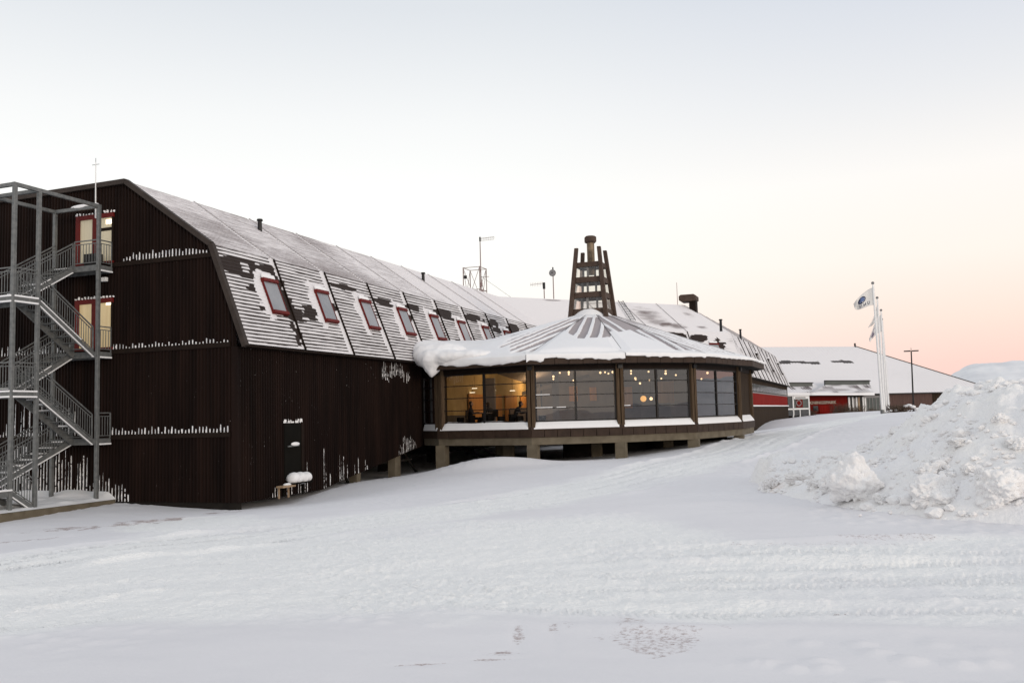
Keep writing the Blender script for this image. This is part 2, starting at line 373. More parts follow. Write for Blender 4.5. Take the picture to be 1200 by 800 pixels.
patches = [   # gravel: centre px, half sizes in metres (across, along view), strength
    ((768, 748), .78, .66, .52), ((742, 733), .34, .36, .52), ((815, 752), .55, .2, .56),
    ((520, 778), .45, .06, .64), ((570, 772), .40, .07, .62), ((592, 764), .2, .12, .60), ((608, 746), .08, .55, .56), ((650, 745), .10, .60, .56), ((668, 735), .10, .4, .54), ((690, 724), .12, .36, .54), ((1030, 629), 1.4, .35, .52), ((940, 637), 2.2, .2, .48), ((980, 717), .13, .05, .62),
    ((90, 619), 1.9, 1.1, .66), ((180, 609), 1.6, 1.2, .66), ((35, 632), 1.3, .8, .60), ((262, 600), 1.0, .9, .64)]
patches = [(ghit(*p)[:2], a, b, s) for p, a, b, s in patches]
thV = np.concatenate([np.linspace(-180, -62, 40)[:-1], np.linspace(-62, 20, 760), np.linspace(20, 180, 50)[1:]])
rad = np.concatenate([np.linspace(.4, 3.0, 8)[:-1], np.exp(np.linspace(math.log(3.0), math.log(60), 560)), np.exp(np.linspace(math.log(60), math.log(260), 150))[1:], np.exp(np.linspace(math.log(260), math.log(12000), 40))[1:]])
TH, RD = np.meshgrid(np.radians(thV), rad, indexing='ij')
GX = (RD*np.sin(TH)).ravel(); GY = (RD*np.cos(TH)).ravel()
def ground_detail(x, y):
    z = ground0(x, y); r = np.hypot(x, y); near = 1-sstep(90, 200, r)
    z = z+near*(fbm(x*.22, y*.22, 3, 3)*.10+fbm(x*.9+y*.25, y*1.6, 3, 11)*.035)
    tr = np.zeros(np.shape(x)); dz = np.zeros(np.shape(x))
    for P, w, wheels, ph in ((road_left, 2.6, (-1.9, -.8, .5, 1.7), 4.0), (road_cross, 1.5, (-.95, -.6, .05, .55, 1.0), 0), (road_low, 1.5, (-1.0, -.3, .75), 2.1), (road_up, 1.9, (-1.5, -.9, -.1, .7, 1.3), 1.0)):
        d, al, sg = polyd(x, y, P); s = d*sg
        m = 1-sstep(w*.75, w*1.25, d+fbm(x*.6, y*.6, 3, 21)*1.1); tr = np.maximum(tr, m)
        dz = dz-.03*m+(.075 if P is road_up else .035)*np.exp(-((d-w*1.12)/.16)**2)*(.2+1.2*vn(al*1.3, s, 8))*sstep(.3, .6, vn(al*.3, s*0, 88))
        for k, wv in enumerate(wheels):
            e = s-wv-.12*np.sin(al*.35+ph+k); b = np.exp(-(e/(.2 if P is road_up else .13))**4)*(.35+.65*sstep(.35, .6, vn(al*.25+9*k, s*0+k, 31)))
            dz = dz+(2.6 if P is road_up else 1.0)*b*(-.013+.008*np.sign(np.sin(2*math.pi*(al/.075+np.abs(e)*6)+k)))
    clod = np.maximum(0, .42-worley(x*8, y*8, 4))*.07*sstep(.45, .7, vn(x*.7, y*.7, 6))
    dz = dz+tr*(fbm(x*9, y*9, 4, 5)*.042+fbm(x*3, y*3, 3, 25)*.022+clod)
    tr = tr*np.clip(.45+1.1*vn(x*.45, y*.45, 33)+.5*fbm(x*2.5, y*2.5, 3, 34), 0, 1)
    rough = (1-sstep(26, 42, np.hypot(x+12, y-34)))*.5
    dz = dz+rough*(1-tr)*(np.maximum(0, .4-worley(x*3, y*3, 14))*.16*sstep(.5, .75, vn(x*.5, y*.5, 16)))
    gr = np.zeros(np.shape(x))
    for c, a, b, s in patches:
        v = np.array(c)/np.hypot(*c); dx = x-c[0]; dy = y-c[1]; al = dx*v[0]+dy*v[1]; ac = dx*v[1]-dy*v[0]
        q = (ac/a)**2+(al/b)**2; gr = np.maximum(gr, s*(1-sstep(-.1, 1.15, q+fbm(x*3+y, y*2.2, 4, 9)*1.9)))
    edge = np.abs(polyd(x, y, [np.array([XW, 26.0]), np.array([XW, 38.0])])[0])
    gr = np.maximum(gr, .5*(1-sstep(.1, .8, edge+fbm(x*1.5, y*1.5, 3, 19)*.9)))
    dz = dz-gr*.008
    return z+dz*near, tr*near, gr
GZ, GT, GR = ground_detail(GX, GY)
nu, nv = len(thV), len(rad)
ground = np_mesh('ground', np.c_[GX, GY, GZ], np.vstack([grid_faces(nu, nv, True), ]), m_ground, dict(track=GT, gravel=GR))
ground['kind'] = 'structure'

# mountains behind everything
def mountain():
    az = np.radians(np.linspace(-75, 45, 900)); rr = np.linspace(4200, 9000, 130)
    A, Rr = np.meshgrid(az, rr, indexing='ij'); x = Rr*np.sin(A); y = Rr*np.cos(A)
    prof = 150+70*np.sin(A*6+.5)+60*fbm(A*9, A*0, 3, 2)*2
    prof = np.where(np.degrees(A) > -3, 172+30*fbm(A*14, A*0+3, 3, 5), prof)
    prof = prof*(.35+.65*sstep(3.8, 6.6, np.degrees(A)))
    ridge = sstep(4200, 5600, Rr)*(1-.5*sstep(6500, 9000, Rr))
    z = -30+(prof+28)*ridge*(1+.5*fbm(x*.0012, y*.0012, 5, 41))+(45-130*np.abs(fbm(x*.0045, y*.0011, 5, 44)))*ridge*sstep(4300, 5000, Rr)*.5
    m = noisy('mountain_snow', (.66, .66, .68), (.86, .85, .85), .006, .9, stretch=(1, 1, 2.5), detail=8)
    o = np_mesh('mountain', np.c_[x.ravel(), y.ravel(), z.ravel()], grid_faces(len(az), len(rr), True), m)
    o['kind'] = 'structure'
mountain()

# ------------------------------------------------------------------ ploughed snow pile
azs = np.array([-5.9, -5.2, -3.8, -2.2, -.6, 1.0, 2.4, 4.0, 6.0, 9.0, 13, 18, 24]); Hh = np.array([.0, .60, .68, .70, .78, 1.06, 1.36, 1.80, 2.08, 2.25, 2.3, 1.9, .2])
r0s = np.array([19.0, 18.2, 16.9, 15.6, 14.8, 14.4, 14.2, 14.0, 13.8, 13.6, 13.6, 14, 15]); rcs = np.array([20.2, 20.3, 20.2, 20.0, 19.6, 19.2, 18.8, 18.4, 18.1, 17.9, 17.8, 17.8, 18])
def pile_h(x, y):
    a = np.degrees(np.arctan2(x, y)); r = np.hypot(x, y)
    a2 = a+fbm(x*.5, y*.5, 2, 61)*1.6
    H = np.interp(a2, azs, Hh, 0, 0); r0 = np.interp(a, azs, r0s); rc = np.interp(a, azs, rcs)
    t = (r-r0)/(rc-r0); f = np.where(t < 1, np.clip(t, 0, 1)**.85, 1-sstep(0, 1, (r-rc)/4.2))
    f = np.where(t < 1, f*(1-.18*np.clip(t, 0, 1)**6), f*.82)
    h = H*f
    lump = h*0+sstep(.03, .5, h)
    h = h+lump*(fbm(x*.75, y*.75, 3, 63)*.42+np.maximum(0, .55-worley(x*1.7, y*1.7, 64))*.22*sstep(.45, .7, vn(x*.6, y*.6, 66))
                + np.maximum(0, .5-worley(x*4.2, y*4.2, 67))*.13*sstep(.4, .62, vn(x*.8, y*.8, 68))+fbm(x*5, y*5, 5, 69)*.12+(.5-np.abs(fbm(x*2.2, y*2.2, 4, 70))*2)*.07)
    # smooth wind-swept hollow
    return np.where(H > 0, h, -.3)-.06
def allh(x, y): return np.maximum(ground0(x, y), ground0(x, y)+pile_h(x, y))
px = np.arange(-3.2, 9.5, .035); py = np.arange(12.4, 24.6, .035)
PX, PY = np.meshgrid(px, py, indexing='ij'); PH = pile_h(PX, PY); PZ = ground0(PX, PY)+PH
sel = grid_faces(len(px), len(py), False); keep = (PH.ravel()[sel] > -.12).any(1)
used, inv = np.unique(sel[keep], return_inverse=True)
V = np.c_[PX.ravel(), PY.ravel(), PZ.ravel()][used]
def pile_mat():
    m, nt, b = newmat('ploughed_snow')
    tc = nd(nt, 'ShaderNodeTexCoord')
    n = nd(nt, 'ShaderNodeTexNoise'); n.inputs['Scale'].default_value = 1.1; n.inputs['Detail'].default_value = 6; lk(nt, tc.outputs['Object'], n.inputs['Vector'])
    r = nd(nt, 'ShaderNodeValToRGB'); e = r.color_ramp.elements; e[0].position = .35; e[1].position = .62
    e[0].color = (.82, .805, .81, 1); e[1].color = (.85, .83, .81, 1)
    e2 = e.new(.72); e2.color = (.76, .69, .655, 1)
    lk(nt, n.outputs['Fac'], r.inputs['Fac'])
    g = nd(nt, 'ShaderNodeTexNoise'); g.inputs['Scale'].default_value = 6.5; g.inputs['Detail'].default_value = 7; g.inputs['Roughness'].default_value = .7; lk(nt, tc.outputs['Object'], g.inputs['Vector'])
    mr = nd(nt, 'ShaderNodeMapRange'); mr.inputs['From Min'].default_value = .70; mr.inputs['From Max'].default_value = .76; lk(nt, g.outputs['Fac'], mr.inputs['Value'])
    mx = nd(nt, 'ShaderNodeMix', data_type='RGBA'); mx.inputs['B'].default_value = (.22, .16, .13, 1)
    lk(nt, mr.outputs[0], mx.inputs['Factor']); lk(nt, r.outputs['Color'], mx.inputs['A']); lk(nt, mx.outputs['Result'], b.inputs['Base Color'])
    fb = nd(nt, 'ShaderNodeTexNoise'); fb.inputs['Scale'].default_value = 13; fb.inputs['Detail'].default_value = 9; lk(nt, tc.outputs['Object'], fb.inputs['Vector'])
    bp = nd(nt, 'ShaderNodeBump'); bp.inputs['Distance'].default_value = .05; bp.inputs['Strength'].default_value = .7; lk(nt, fb.outputs['Fac'], bp.inputs['Height']); lk(nt, bp.outputs[0], b.inputs['Normal'])
    b.inputs['Roughness'].default_value = .8; b.inputs['Specular IOR Level'].default_value = .12
    return m
m_pile = pile_mat()
pile = np_mesh('snow_pile', V, inv.reshape(-1, 4), m_pile)
tag(pile, 'big lumpy heap of ploughed snow with grit showing at the right of the field', 'snow pile')

def chunk_mesh(seed, r, squash=(1, 1, 1), sub=5, rough=1.0):
    bm = bmesh.new(); bmesh.ops.create_icosphere(bm, subdivisions=sub, radius=1)
    rs = random.Random(seed); off = Vector((rs.uniform(-50, 50), rs.uniform(-50, 50), rs.uniform(-50, 50)))
    cuts = [(Vector((rs.gauss(0, 1), rs.gauss(0, 1), rs.gauss(0, .8))).normalized(), rs.uniform(.45, .85)) for _ in range(9)]
    for v in bm.verts:
        p = v.co.copy(); s = 1.0
        for n, d in cuts:
            t = p.dot(n)
            if t > d: s = min(s, d/t+.04)
        p = p*s
        p += v.co*(mnoise.fractal(p*1.3+off, 1, 2, 3)*.22+mnoise.fractal(p*4.5+off, .9, 2, 4)*.10*rough)
        c = mnoise.voronoi(p*4.0+off)[0][0]; p += v.co*(.05-c*.13)*rough
        v.co = Vector((p.x*squash[0]*r, p.y*squash[1]*r, p.z*squash[2]*r))
    me = bpy.data.meshes.new('snow_chunk'); bm.to_mesh(me); bm.free()
    for p in me.polygons: p.use_smooth = True
    me.materials.append(m_snow_rough); return me
chunks = [  # px of the base centre, base line py, half-width px, squash, label
    (1006, 590, 31, (1.0, .8, .98), 'tallest ragged block of snow broken off the left foot of the heap'),
    (1098, 597, 29, (1.1, .8, .70), 'wide low block of snow lying before the middle of the heap'),
    (1173, 599, 30, (1.1, .85, .74), 'large block of snow at the right end of the heap front'),
    (904, 572, 10, (1.2, 1, .85), 'small rounded snow lump alone at the far left tip of the heap'),
    (972, 577, 15, (.9, .9, 1.05), 'pointed snow lump just left of the tallest block'),
    (955, 572, 11, (1.3, 1, .6), 'flat snow lump between the pointed lump and the heap tip'),
    (1152, 566, 9, (1, 1, .95), 'round snowball sized lump above the wide right block'),
    (1090, 562, 13, (1.2, 1, .75), 'rough snow lump on the slope above the wide low block'),
    (1078, 566, 6, (1, 1, .9), 'tiny snow lump left of the rough lump on the slope'),
    (1035, 590, 11, (1.2, 1, .6), 'snow lump leaning against the right side of the tallest block'),
    (935, 566, 14, (1.4, 1, .55), 'long low snow lump near the left tip of the heap'),
    (1192, 528, 10, (1.3, 1, .7), 'snow lump high on the slope at the right picture edge'),
    (1125, 525, 10, (1.4, 1, .5), 'broad snow lump halfway up the middle of the heap'),
    (1172, 496, 8, (1.3, 1, .7), 'snow lump near the top right of the heap among grit'),
    (1135, 556, 8, (1.1, 1, .8), 'little snow lump left of the round lump on the slope'),
]
for i, (cx, cy, hw, sq, lab) in enumerate(chunks):
    P = ghit(cx, cy, allh); d = np.linalg.norm(P); r = hw*d/1075
    o = bpy.data.objects.new('snow_chunk', chunk_mesh(100+i, r, sq, 6 if hw > 25 else 5, 1.0 if hw > 25 else 1.7)); COL.objects.link(o)
    back = np.array([P[0], P[1]])/np.hypot(P[0], P[1])*r*.5
    zb = float(allh(P[0]+back[0], P[1]+back[1])); zb = min(zb, P[2]+r*.4)
    o.location = (P[0]+back[0], P[1]+back[1], zb+r*sq[2]*.48); o.rotation_euler = (0, 0, random.uniform(0, 6.28) if i > 2 else .4*i)
    tag(o, lab, 'snow lump', 'loose snow blocks around the ploughed heap')
mb = MB()
def clod(mb, c, r):
    bm = bmesh.new(); bmesh.ops.create_icosphere(bm, subdivisions=2, radius=1)
    o = Vector((random.uniform(-99, 99),)*3)
    vs = [Vector(c)+Vector((v.co.x*r*1.15, v.co.y*r, v.co.z*r*.75))*(1+.55*mnoise.noise(v.co*1.7+o)) for v in bm.verts]
    fs = [tuple(v.index for v in f.verts) for f in bm.faces]; bm.free(); mb.add(vs, fs)
n = 0
while n < 600:
    a = math.radians(random.uniform(-5.6, 11)); r = random.uniform(13.2, 19.6); x, y = r*math.sin(a), r*math.cos(a)
    h = float(pile_h(np.array(x), np.array(y)))
    if h < .0 and random.random() > .012: continue
    if vn(x*.9, y*.9, 77) < .42 and random.random() > .1: continue
    s = min(.11, .022*math.exp(abs(random.gauss(0, .7))))
    clod(mb, (x, y, float(allh(np.array(x), np.array(y)))+s*.25), s); n += 1
tag(mb.build('snow_clods', m_snow_rough, smooth=False, fix=False), 'small loose clods of snow scattered over the ploughed heap', 'snow', None, 'stuff')
# ------------------------------------------------------------------ the long brown building: three wings along one bent ridge
PATH = [np.array(p, float) for p in ((-24.89, 26.2), (-24.85, 64.2), (-13.1, 78.0), (-12.4, 118.0))]
def dirn(i): d = PATH[i+1]-PATH[i]; return d/np.hypot(*d)
def rgt(d): return np.array([d[1], -d[0]])
def mitre(i):
    if i == 0: return rgt(dirn(0))
    if i == len(PATH)-1: return rgt(dirn(i-1))
    a, b = rgt(dirn(i-1)), rgt(dirn(i)); m = a+b; m /= np.hypot(*m); return m/np.dot(m, a)
MIT = [mitre(i) for i in range(4)]
def wpos(i, t, o, z):
    p = PATH[i]+o*MIT[i]; q = PATH[i+1]+o*MIT[i+1]
    return np.stack([p[0]+(q[0]-p[0])*t, p[1]+(q[1]-p[1])*t, np.zeros(np.shape(t))+z], -1)
OR_, ZR = 0.0, 9.07; OK_, ZK = 3.87, 6.35; OE, ZE = 5.30, 2.75; OW = 4.92
LLOW = math.hypot(OE-OK_, ZK-ZE); LUP = math.hypot(OK_, ZR-ZK)
SEAM = 3.65
def roof_sheet(i, low, parent, cover_fn, mat, name):
    o0, z0, o1, z1, L, pitch = (OE, ZE, OK_, ZK, LLOW, .15) if low else (OK_, ZK, OR_, ZR, LUP, .14)
    wl = float(np.hypot(*(PATH[i+1]-PATH[i]))); nt_ = int(wl/.11); t = np.linspace(0, 1, nt_)
    prof = [0.0]; k = 0
    while prof[-1] < L-1e-6:
        for f in (.12, .5, .62, 1.0): prof.append(min(L, (k+f)*pitch))
        k += 1
    prof = np.unique(np.round(prof, 4)); fr = np.mod(prof/pitch+1e-6, 1)
    rib = np.where((fr > .55) & (fr < .98), .016, 0.0)
    nrm = np.array([z1-z0, -(o1-o0)]); nrm = nrm/np.hypot(*nrm)       # outward normal in (offset, z)
    T, Vv = np.meshgrid(t, prof, indexing='ij'); RB = np.broadcast_to(rib, T.shape)
    O = o0+(o1-o0)*Vv/L+RB*nrm[0]; Z = z0+(z1-z0)*Vv/L+RB*nrm[1]
    p = PATH[i][None, None]+O[..., None]*MIT[i]; q = PATH[i+1][None, None]+O[..., None]*MIT[i+1]
    XY = p+(q-p)*T[..., None]; d = dirn(i)
    U = (XY[..., 0]-PATH[i][0])*d[0]+(XY[..., 1]-PATH[i][1])*d[1]
    cov = cover_fn(U, Vv, np.floor(Vv/pitch))
    P = np.concatenate([XY, Z[..., None]], -1).reshape(-1, 3)
    return np_mesh(name, P, grid_faces(len(t), len(prof), True), mat, dict(cover=cov), np.c_[U.ravel(), Vv.ravel()], smooth=False, parent=parent)
def ell(U, V, c, r, row, amp=.5):
    uu = U+(vn(row*3.7, row*0+1.5, 90)-.5)*amp+(vn(U*2.2, row*5.1, 91)-.5)*amp*.8
    return ((uu-c[0])/r[0])**2+((V-c[1])/r[1])**2 < 1
def cover_A(U, V, row):
    c = .52+(vn(U*.9, row*2.3, 92)-.5)*.24
    fu = np.mod(U, SEAM)
    c = np.where((fu > SEAM-.34) & (vn(V*1.3+np.floor(U/SEAM)*9, V*0, 95) > .28), 1.3, c)
    bare = np.zeros(U.shape, bool); full = np.zeros(U.shape, bool)
    for ce, r in (((1.5, 3.18), (1.75, .42)), ((3.1, 2.9), (.55, .7)), ((3.42, 1.9), (.42, .75)), ((1.75, 2.35), (.35, .16)), ((1.9, 1.55), (.3, .12)), ((3.5, .75), (.22, .65)),
                  ((5.2, 1.7), (.62, .35)), ((4.1, 1.5), (.5, .3)), ((7.05, 2.2), (.35, .2)), ((8.6, 3.35), (1.0, .13)), ((12.2, 3.0), (1.1, .2)), ((14.2, 2.4), (.4, .2)),
                  ((15.2, 3.1), (.8, .2)), ((17.4, 1.9), (.5, .3)), ((19.2, 3.1), (1.5, .3)), ((21.0, 2.1), (.55, .9)), ((20.2, 1.4), (.9, .3)), ((23.4, 3.3), (1.5, .24)), ((24.8, 2.2), (.5, .4)), ((26.6, 3.1), (.9, .5)), ((30, 3.0), (1.4, .6)), ((33.5, 3.0), (1.2, .6))):
        bare |= ell(U, V, ce, r, row)
    for k in range(10):
        u0 = 2.3+3.62*k; full |= ell(U, V, (u0-.12, 2.15), (.36, 1.1), row, .4); full |= ell(U, V, (u0+.35, 3.02), (.55, .2), row, .3)
    bare &= ~((U > 1.3) & (U < 2.6) & (vn(U*1.5, row*4.1, 97) > .72))
    c = np.where(bare & (vn(U*1.1, row*3.3, 98) < .86), -.6, c)
    c = np.where(full, 1.4, c)
    return c
def cover_up(near):
    def f(U, V, row):
        c = near+.45*sstep(6, 26, U)+(vn(U*.35, V*.5, 99)-.5)*.35+(vn(U*.9, row*2.1, 93)-.5)*.18
        c = np.where(np.mod(U, SEAM) > SEAM-.12, 1.4, c); return c
    return f
def cover_B(U, V, row):
    c = 1.15+(vn(U*.5, row*.7, 105)-.5)*1.3
    c = np.where(ell(U, V, (13.4, 3.3), (1.5, .5), row) | ell(U, V, (16.1, 3.3), (1.0, .35), row) | ell(U, V, (18.1, 2.6), (.4, .8), row) | ell(U, V, (16.2, 2.6), (.5, .2), row) | ell(U, V, (9.5, 3.3), (1.4, .4), row), -.5, c)
    return np.where(ell(U, V, (16.6, 2.1), (.7, .9), row, .3), 1.4, c)
def cover_Bup(U, V, row):
    c = 1.35+(vn(U*.3, V*.3, 107)-.5)*.4
    for ce, r in (((12.9, 2.5), (1.9, 1.9)), ((14.4, .9), (1.5, .6)), ((17.3, 3.0), (.7, .8)), ((17.2, .8), (.7, .3)), ((8.4, 4.3), (1.6, .35)), ((4.6, 4.5), (1.3, .18))):
        q = ((U-ce[0])/r[0])**2+((V-ce[1])/r[1])**2; c = c-1.05*np.clip(1-q, 0, 1)**.5*(.65+.6*vn(U*1.1, V*4, 108))
    return c
def cover_C(U, V, row):
    c = 1.0+(vn(U*.55, row*.25, 109)-.5)*1.1
    return np.where((np.mod(U, SEAM*.5) < .02+.22*vn(np.floor(U/SEAM*2), V*1.2, 110)), .22, c)
def corr_strip(P0, d, L, zb, zt, pitch=.15, depth=.045, nrm=None):
    """Vertical corrugated cladding along d, bottom zb(s), top zt(s); ribs are real folds."""
    nrm = rgt(np.array(d)) if nrm is None else np.array(nrm); S = []
    k = 0
    while k*pitch < L:
        for f, o in ((0, 0), (.42, 0), (.54, depth), (.88, depth)):
            s = (k+f)*pitch
            if s < L: S.append((s, o))
        k += 1
    S.append((L, 0)); S = np.array(S); s = S[:, 0]
    x = P0[0]+d[0]*s+nrm[0]*S[:, 1]; y = P0[1]+d[1]*s+nrm[1]*S[:, 1]
    b = np.array([zb(q) for q in s]); t = np.array([zt(q) for q in s])
    V = np.concatenate([np.c_[x, y, b], np.c_[x, y, t]]); n = len(s); i = np.arange(n-1)
    return V, np.c_[i, i+1, i+1+n, i+n]
def fins(mb, P0, d, nrm, items, w=.075, dep=.04):
    """Rime packed in the grooves: (s, z0, z1) each a thin ragged fin."""
    d = np.array(d); nrm = np.array(nrm)
    for s, z0, z1 in items:
        H = max(.02, z1-z0); n = max(2, int(H/random.uniform(.05, .10))); z = z0; c = s+random.uniform(-.012, .012)
        for k in range(n):
            t = k/n; h = H/n; ww = w*(1.25-.6*t*t)*random.uniform(.7, 1.1); dd = dep*random.uniform(.6, 1.2)*(1-.35*t)
            c += random.uniform(-.008, .008)
            if random.random() < .05 and 0 < k: z += h; continue
            A0 = np.array(P0)+d*(c-ww/2)+nrm*.003; B0 = np.array(P0)+d*(c+ww/2)+nrm*.003; M0 = np.array(P0)+d*(c+random.uniform(-.2, .2)*ww)+nrm*dd
            tp = random.uniform(.78, 1.0); lift = random.uniform(0, .3)*h
            C1 = np.array(P0)+d*c+nrm*.003
            A1, B1, M1 = C1+(A0-C1)*tp, C1+(B0-C1)*tp, C1+(M0-C1)*tp
            mb.add([(*A0, z-.02), (*M0, z-.01), (*B0, z-.02), (*A1, z+h+lift), (*M1, z+h), (*B1, z+h-lift*.5)], [(0, 1, 4, 3), (1, 2, 5, 4), (3, 4, 5), (2, 1, 0)]); z += h

m_batten = noisy('snow_dusted_batten', (.30, .28, .28), (.5, .47, .47), 5, .7)
def skylight(i, u, parent, mat=None, w=.93, v0=1.36, v1=2.86):
    """A red-framed roof window standing a hand's breadth proud of the steep slope."""
    d2 = dirn(i); c2 = PATH[i]+d2*(u+w/2)
    vm = (v0+v1)/2; o = OE+(OK_-OE)*vm/LLOW; z = ZE+(ZK-ZE)*vm/LLOW
    d = Vector((d2[0], d2[1], 0)); r2 = rgt(d2); up = Vector((r2[0]*(OK_-OE), r2[1]*(OK_-OE), ZK-ZE)).normalized(); nn = d.cross(up).normalized()
    if nn.z < 0: nn = -nn
    C = Vector((c2[0]+r2[0]*o, c2[1]+r2[1]*o, z)); hh = (v1-v0)/2; hw = w/2
    mb = MB(); f = .036
    mb.obox(C+d*(hw-f/2)+nn*.06, d, up, nn, f/2, hh, .045); mb.obox(C-d*(hw-f/2)+nn*.05, d, up, nn, f/2, hh, .045)
    mb.obox(C+up*(hh-.09)+nn*.075, d, up, nn, hw+.01, .07, .085); mb.obox(C-up*(hh-.075)+nn*.07, d, up, nn, hw+.01, .06, .085)
    fr = mb.build('skylight', mat or m_red, parent, bevel=.008)
    MB().obox(C+nn*.07, d, up, nn, hw-f+.005, hh-.1, .012).build('pane', m_skyglass, fr)
    # snow wedged on the upper casing
    s = MB(); s.obox(C+up*(hh+.06)+nn*.10-d*.06, d, up, nn, hw*.85, .10, .05); s.build('snow', m_snow, fr, smooth=False, bevel=.04)
    return fr
def seams(i, us, parent, low=True):
    for u in us:
        d2 = dirn(i); r2 = rgt(d2); c = PATH[i]+d2*u
        P = lambda o, z: Vector((c[0]+r2[0]*o, c[1]+r2[1]*o, z))
        mb = MB()
        if low: mb.bar(P(OE+.02, ZE-.03)+Vector((.03, 0, .02)), P(OK_+.03, ZK+.02), .045, .07, up=(r2[0], r2[1], .4))
        
        if low: mb.build('roof_batten', m_band, parent)
        MB().bar(P(OK_+.01, ZK+.03), P(.05, ZR+.03), .03, .035).build('roof_batten', m_batten, parent)
def wing(i, name, label, covers, gable0=False):
    root = empty(name, (float(PATH[i][0]), float(PATH[i][1]), -2.5), label, 'building')
    roof_sheet(i, True, root, covers[0], m_rooflow, 'lower_roof')
    roof_sheet(i, False, root, covers[1], m_roofup, 'upper_roof')
    mb = MB(); P = lambda e, o, z: tuple(wpos(i, float(e), o, z))
    def strip(oa, za, ob, zb): mb.poly([P(0, oa, za), P(1, oa, za), P(1, ob, zb), P(0, ob, zb)])
    strip(0, ZR, -9.2, 9.0); strip(-9.2, 9.0, -13.1, ZK); strip(-13.1, ZK, -14.5, ZE)
    mb.build('flat_roof', m_snow, root)
    mb = MB(); strip(OW-.05, ZE-.06, OE, ZE-.035); strip(OE, ZE-.035, OE+.004, ZE-.10); strip(OE+.004, ZE-.10, OW-.05, ZE-.11)
    mb.build('eave', m_band, root)
    zb = (-2.4, -1.75, -1.75)[i]
    mb = MB(); strip(-14.1, zb+1.0, -14.1, ZE); strip(OW-.3, zb+.6, -14.1, zb+.6)
    mb.build('back_wall', m_dark, root)
    return root

# ---- wing one: the gable end and long side nearest the camera
A = wing(0, 'brown_wing', 'long dark brown wing with mansard roof, red skylights and gable end at the left', (cover_A, cover_up(.46)))
seams(0, [SEAM*k for k in range(1, 10)], A)
for k in range(9): skylight(0, 2.3+3.62*k, A)
XL = -24.89-14.1
def gtop(s):
    x = XL+s
    pts = [(XL-.1, ZE), (-24.89-13.1, ZK), (-24.89-9.2, 9.0), (-24.89, ZR), (-24.89+OK_, ZK), (-24.89+OE, ZE)]
    return float(np.interp(x, [p[0] for p in pts], [p[1] for p in pts]))-.03
Vv, Ff = corr_strip((XL, YG), (1, 0), XW-XL-.02, lambda s: -2.72, gtop, nrm=(0, -1))
np_mesh('end_wall', Vv, Ff, m_wall, smooth=False, parent=A)
def sbot(s):
    return float(np.interp(YG+s, [26, 31.5, 34.2, 40.6], [-2.74, -2.72, -2.3, -1.36]))
Vv, Ff = corr_strip((XW, YG+.02), (0, 1), 40.6-YG, sbot, lambda s: ZE-.05, nrm=(1, 0))
np_mesh('side_wall', Vv, Ff, m_wall, smooth=False, parent=A)
mb = MB(); mb.box((XW-.25, 40.6, -1.36), (XW-.06, 70, ZE-.1)); mb.build('rear_side_wall', m_wall, A)
mb = MB(); mb.box((XW-.21, YG-.05, -2.72), (XW+.045, YG+.08, ZE-.08)); mb.build('corner_trim', m_wall, A)
mb = MB()
g = [(-24.89-9.2, 9.0), (-24.89, ZR), (-24.89+OK_, ZK), (-24.89+OE+.02, ZE-.1)]
for a, b in zip(g[:-1], g[1:]):
    a_, b_ = Vector((a[0], YG-.06, a[1])), Vector((b[0], YG-.06, b[1])); mb.bar(a_, b_, .2, .19, up=Vector((0, -1, 0)).cross((b_-a_).normalized()))
mb.build('verge_trim', m_trim, A, bevel=.01)
for z0, z1, xe in ((5.90, 6.06, -21.0), (2.66, 2.83, -20.22), (-.47, -.30, -20.22)):
    MB().box((XL, YG-.085, z0), (xe, YG-.001, z1)).build('floor_band', m_band, A)
# rime standing on the bands, in the grooves
gi = lambda x: round((x-XL)/.15)*.15+.035+.0
mb = MB(); it = []
def groove_range(x0, x1): return [XL+.15*k+.032 for k in range(int((x0-XL)/.15), int((x1-XL)/.15)+1)]
for x in groove_range(-24.95, -21.15):
    e = float(np.interp(x, [-24.95, -24.6, -24.2, -23.2, -22.2, -21.5, -21.1], [.25, .75, 1, 1.0, .75, .5, .2])); z_ = 6.06+random.uniform(0, .09)*(x < -24.3); it.append((x-XL, z_, z_+.03+e*random.uniform(.16, .30)))
for x in groove_range(-25.4, -20.3): it.append((x-XL, 2.83, 2.85+random.uniform(.03, .17)*(1 if random.random() > .12 else .15)))
for x in groove_range(-25.4, -20.3): it.append((x-XL, -.30, -.28+random.uniform(.08, .24)))
for x in groove_range(-31.5, -27.3): it.append((x-XL, 2.83, 2.86+random.uniform(.05, .34)))
for x in groove_range(-31.5, -27.0): it.append((x-XL, -.30, -.27+random.uniform(.2, 1.3)*(1 if random.random() > .3 else .2)))
for x in groove_range(-31.5, -24.6):
    e = float(np.interp(x, [-31.5, -29, -27.3, -26.0, -25.4, -24.6], [1.9, 1.95, 1.75, 1.3, .6, .6])); it.append((x-XL, -2.7, -2.65+e*(random.uniform(.72, 1.05) if random.random() < .8 else random.uniform(.2, .7))))
fins(mb, (XL, YG), (1, 0), (0, -1), it, w=.09)
for x0, x1, z in ((-27.2, -26.5, 8.0), (-25.9, -25.35, 8.0), (-27.25, -25.35, 4.79)):
    for x in groove_range(x0, x1): fins(mb, (XL, YG), (1, 0), (0, -1), [(x-XL, z, z+random.uniform(.03, .10))], w=.09, dep=.11)
mb.build('snow_rime', m_snow, A, kind='stuff', fix=False)
mb = MB(); it = []
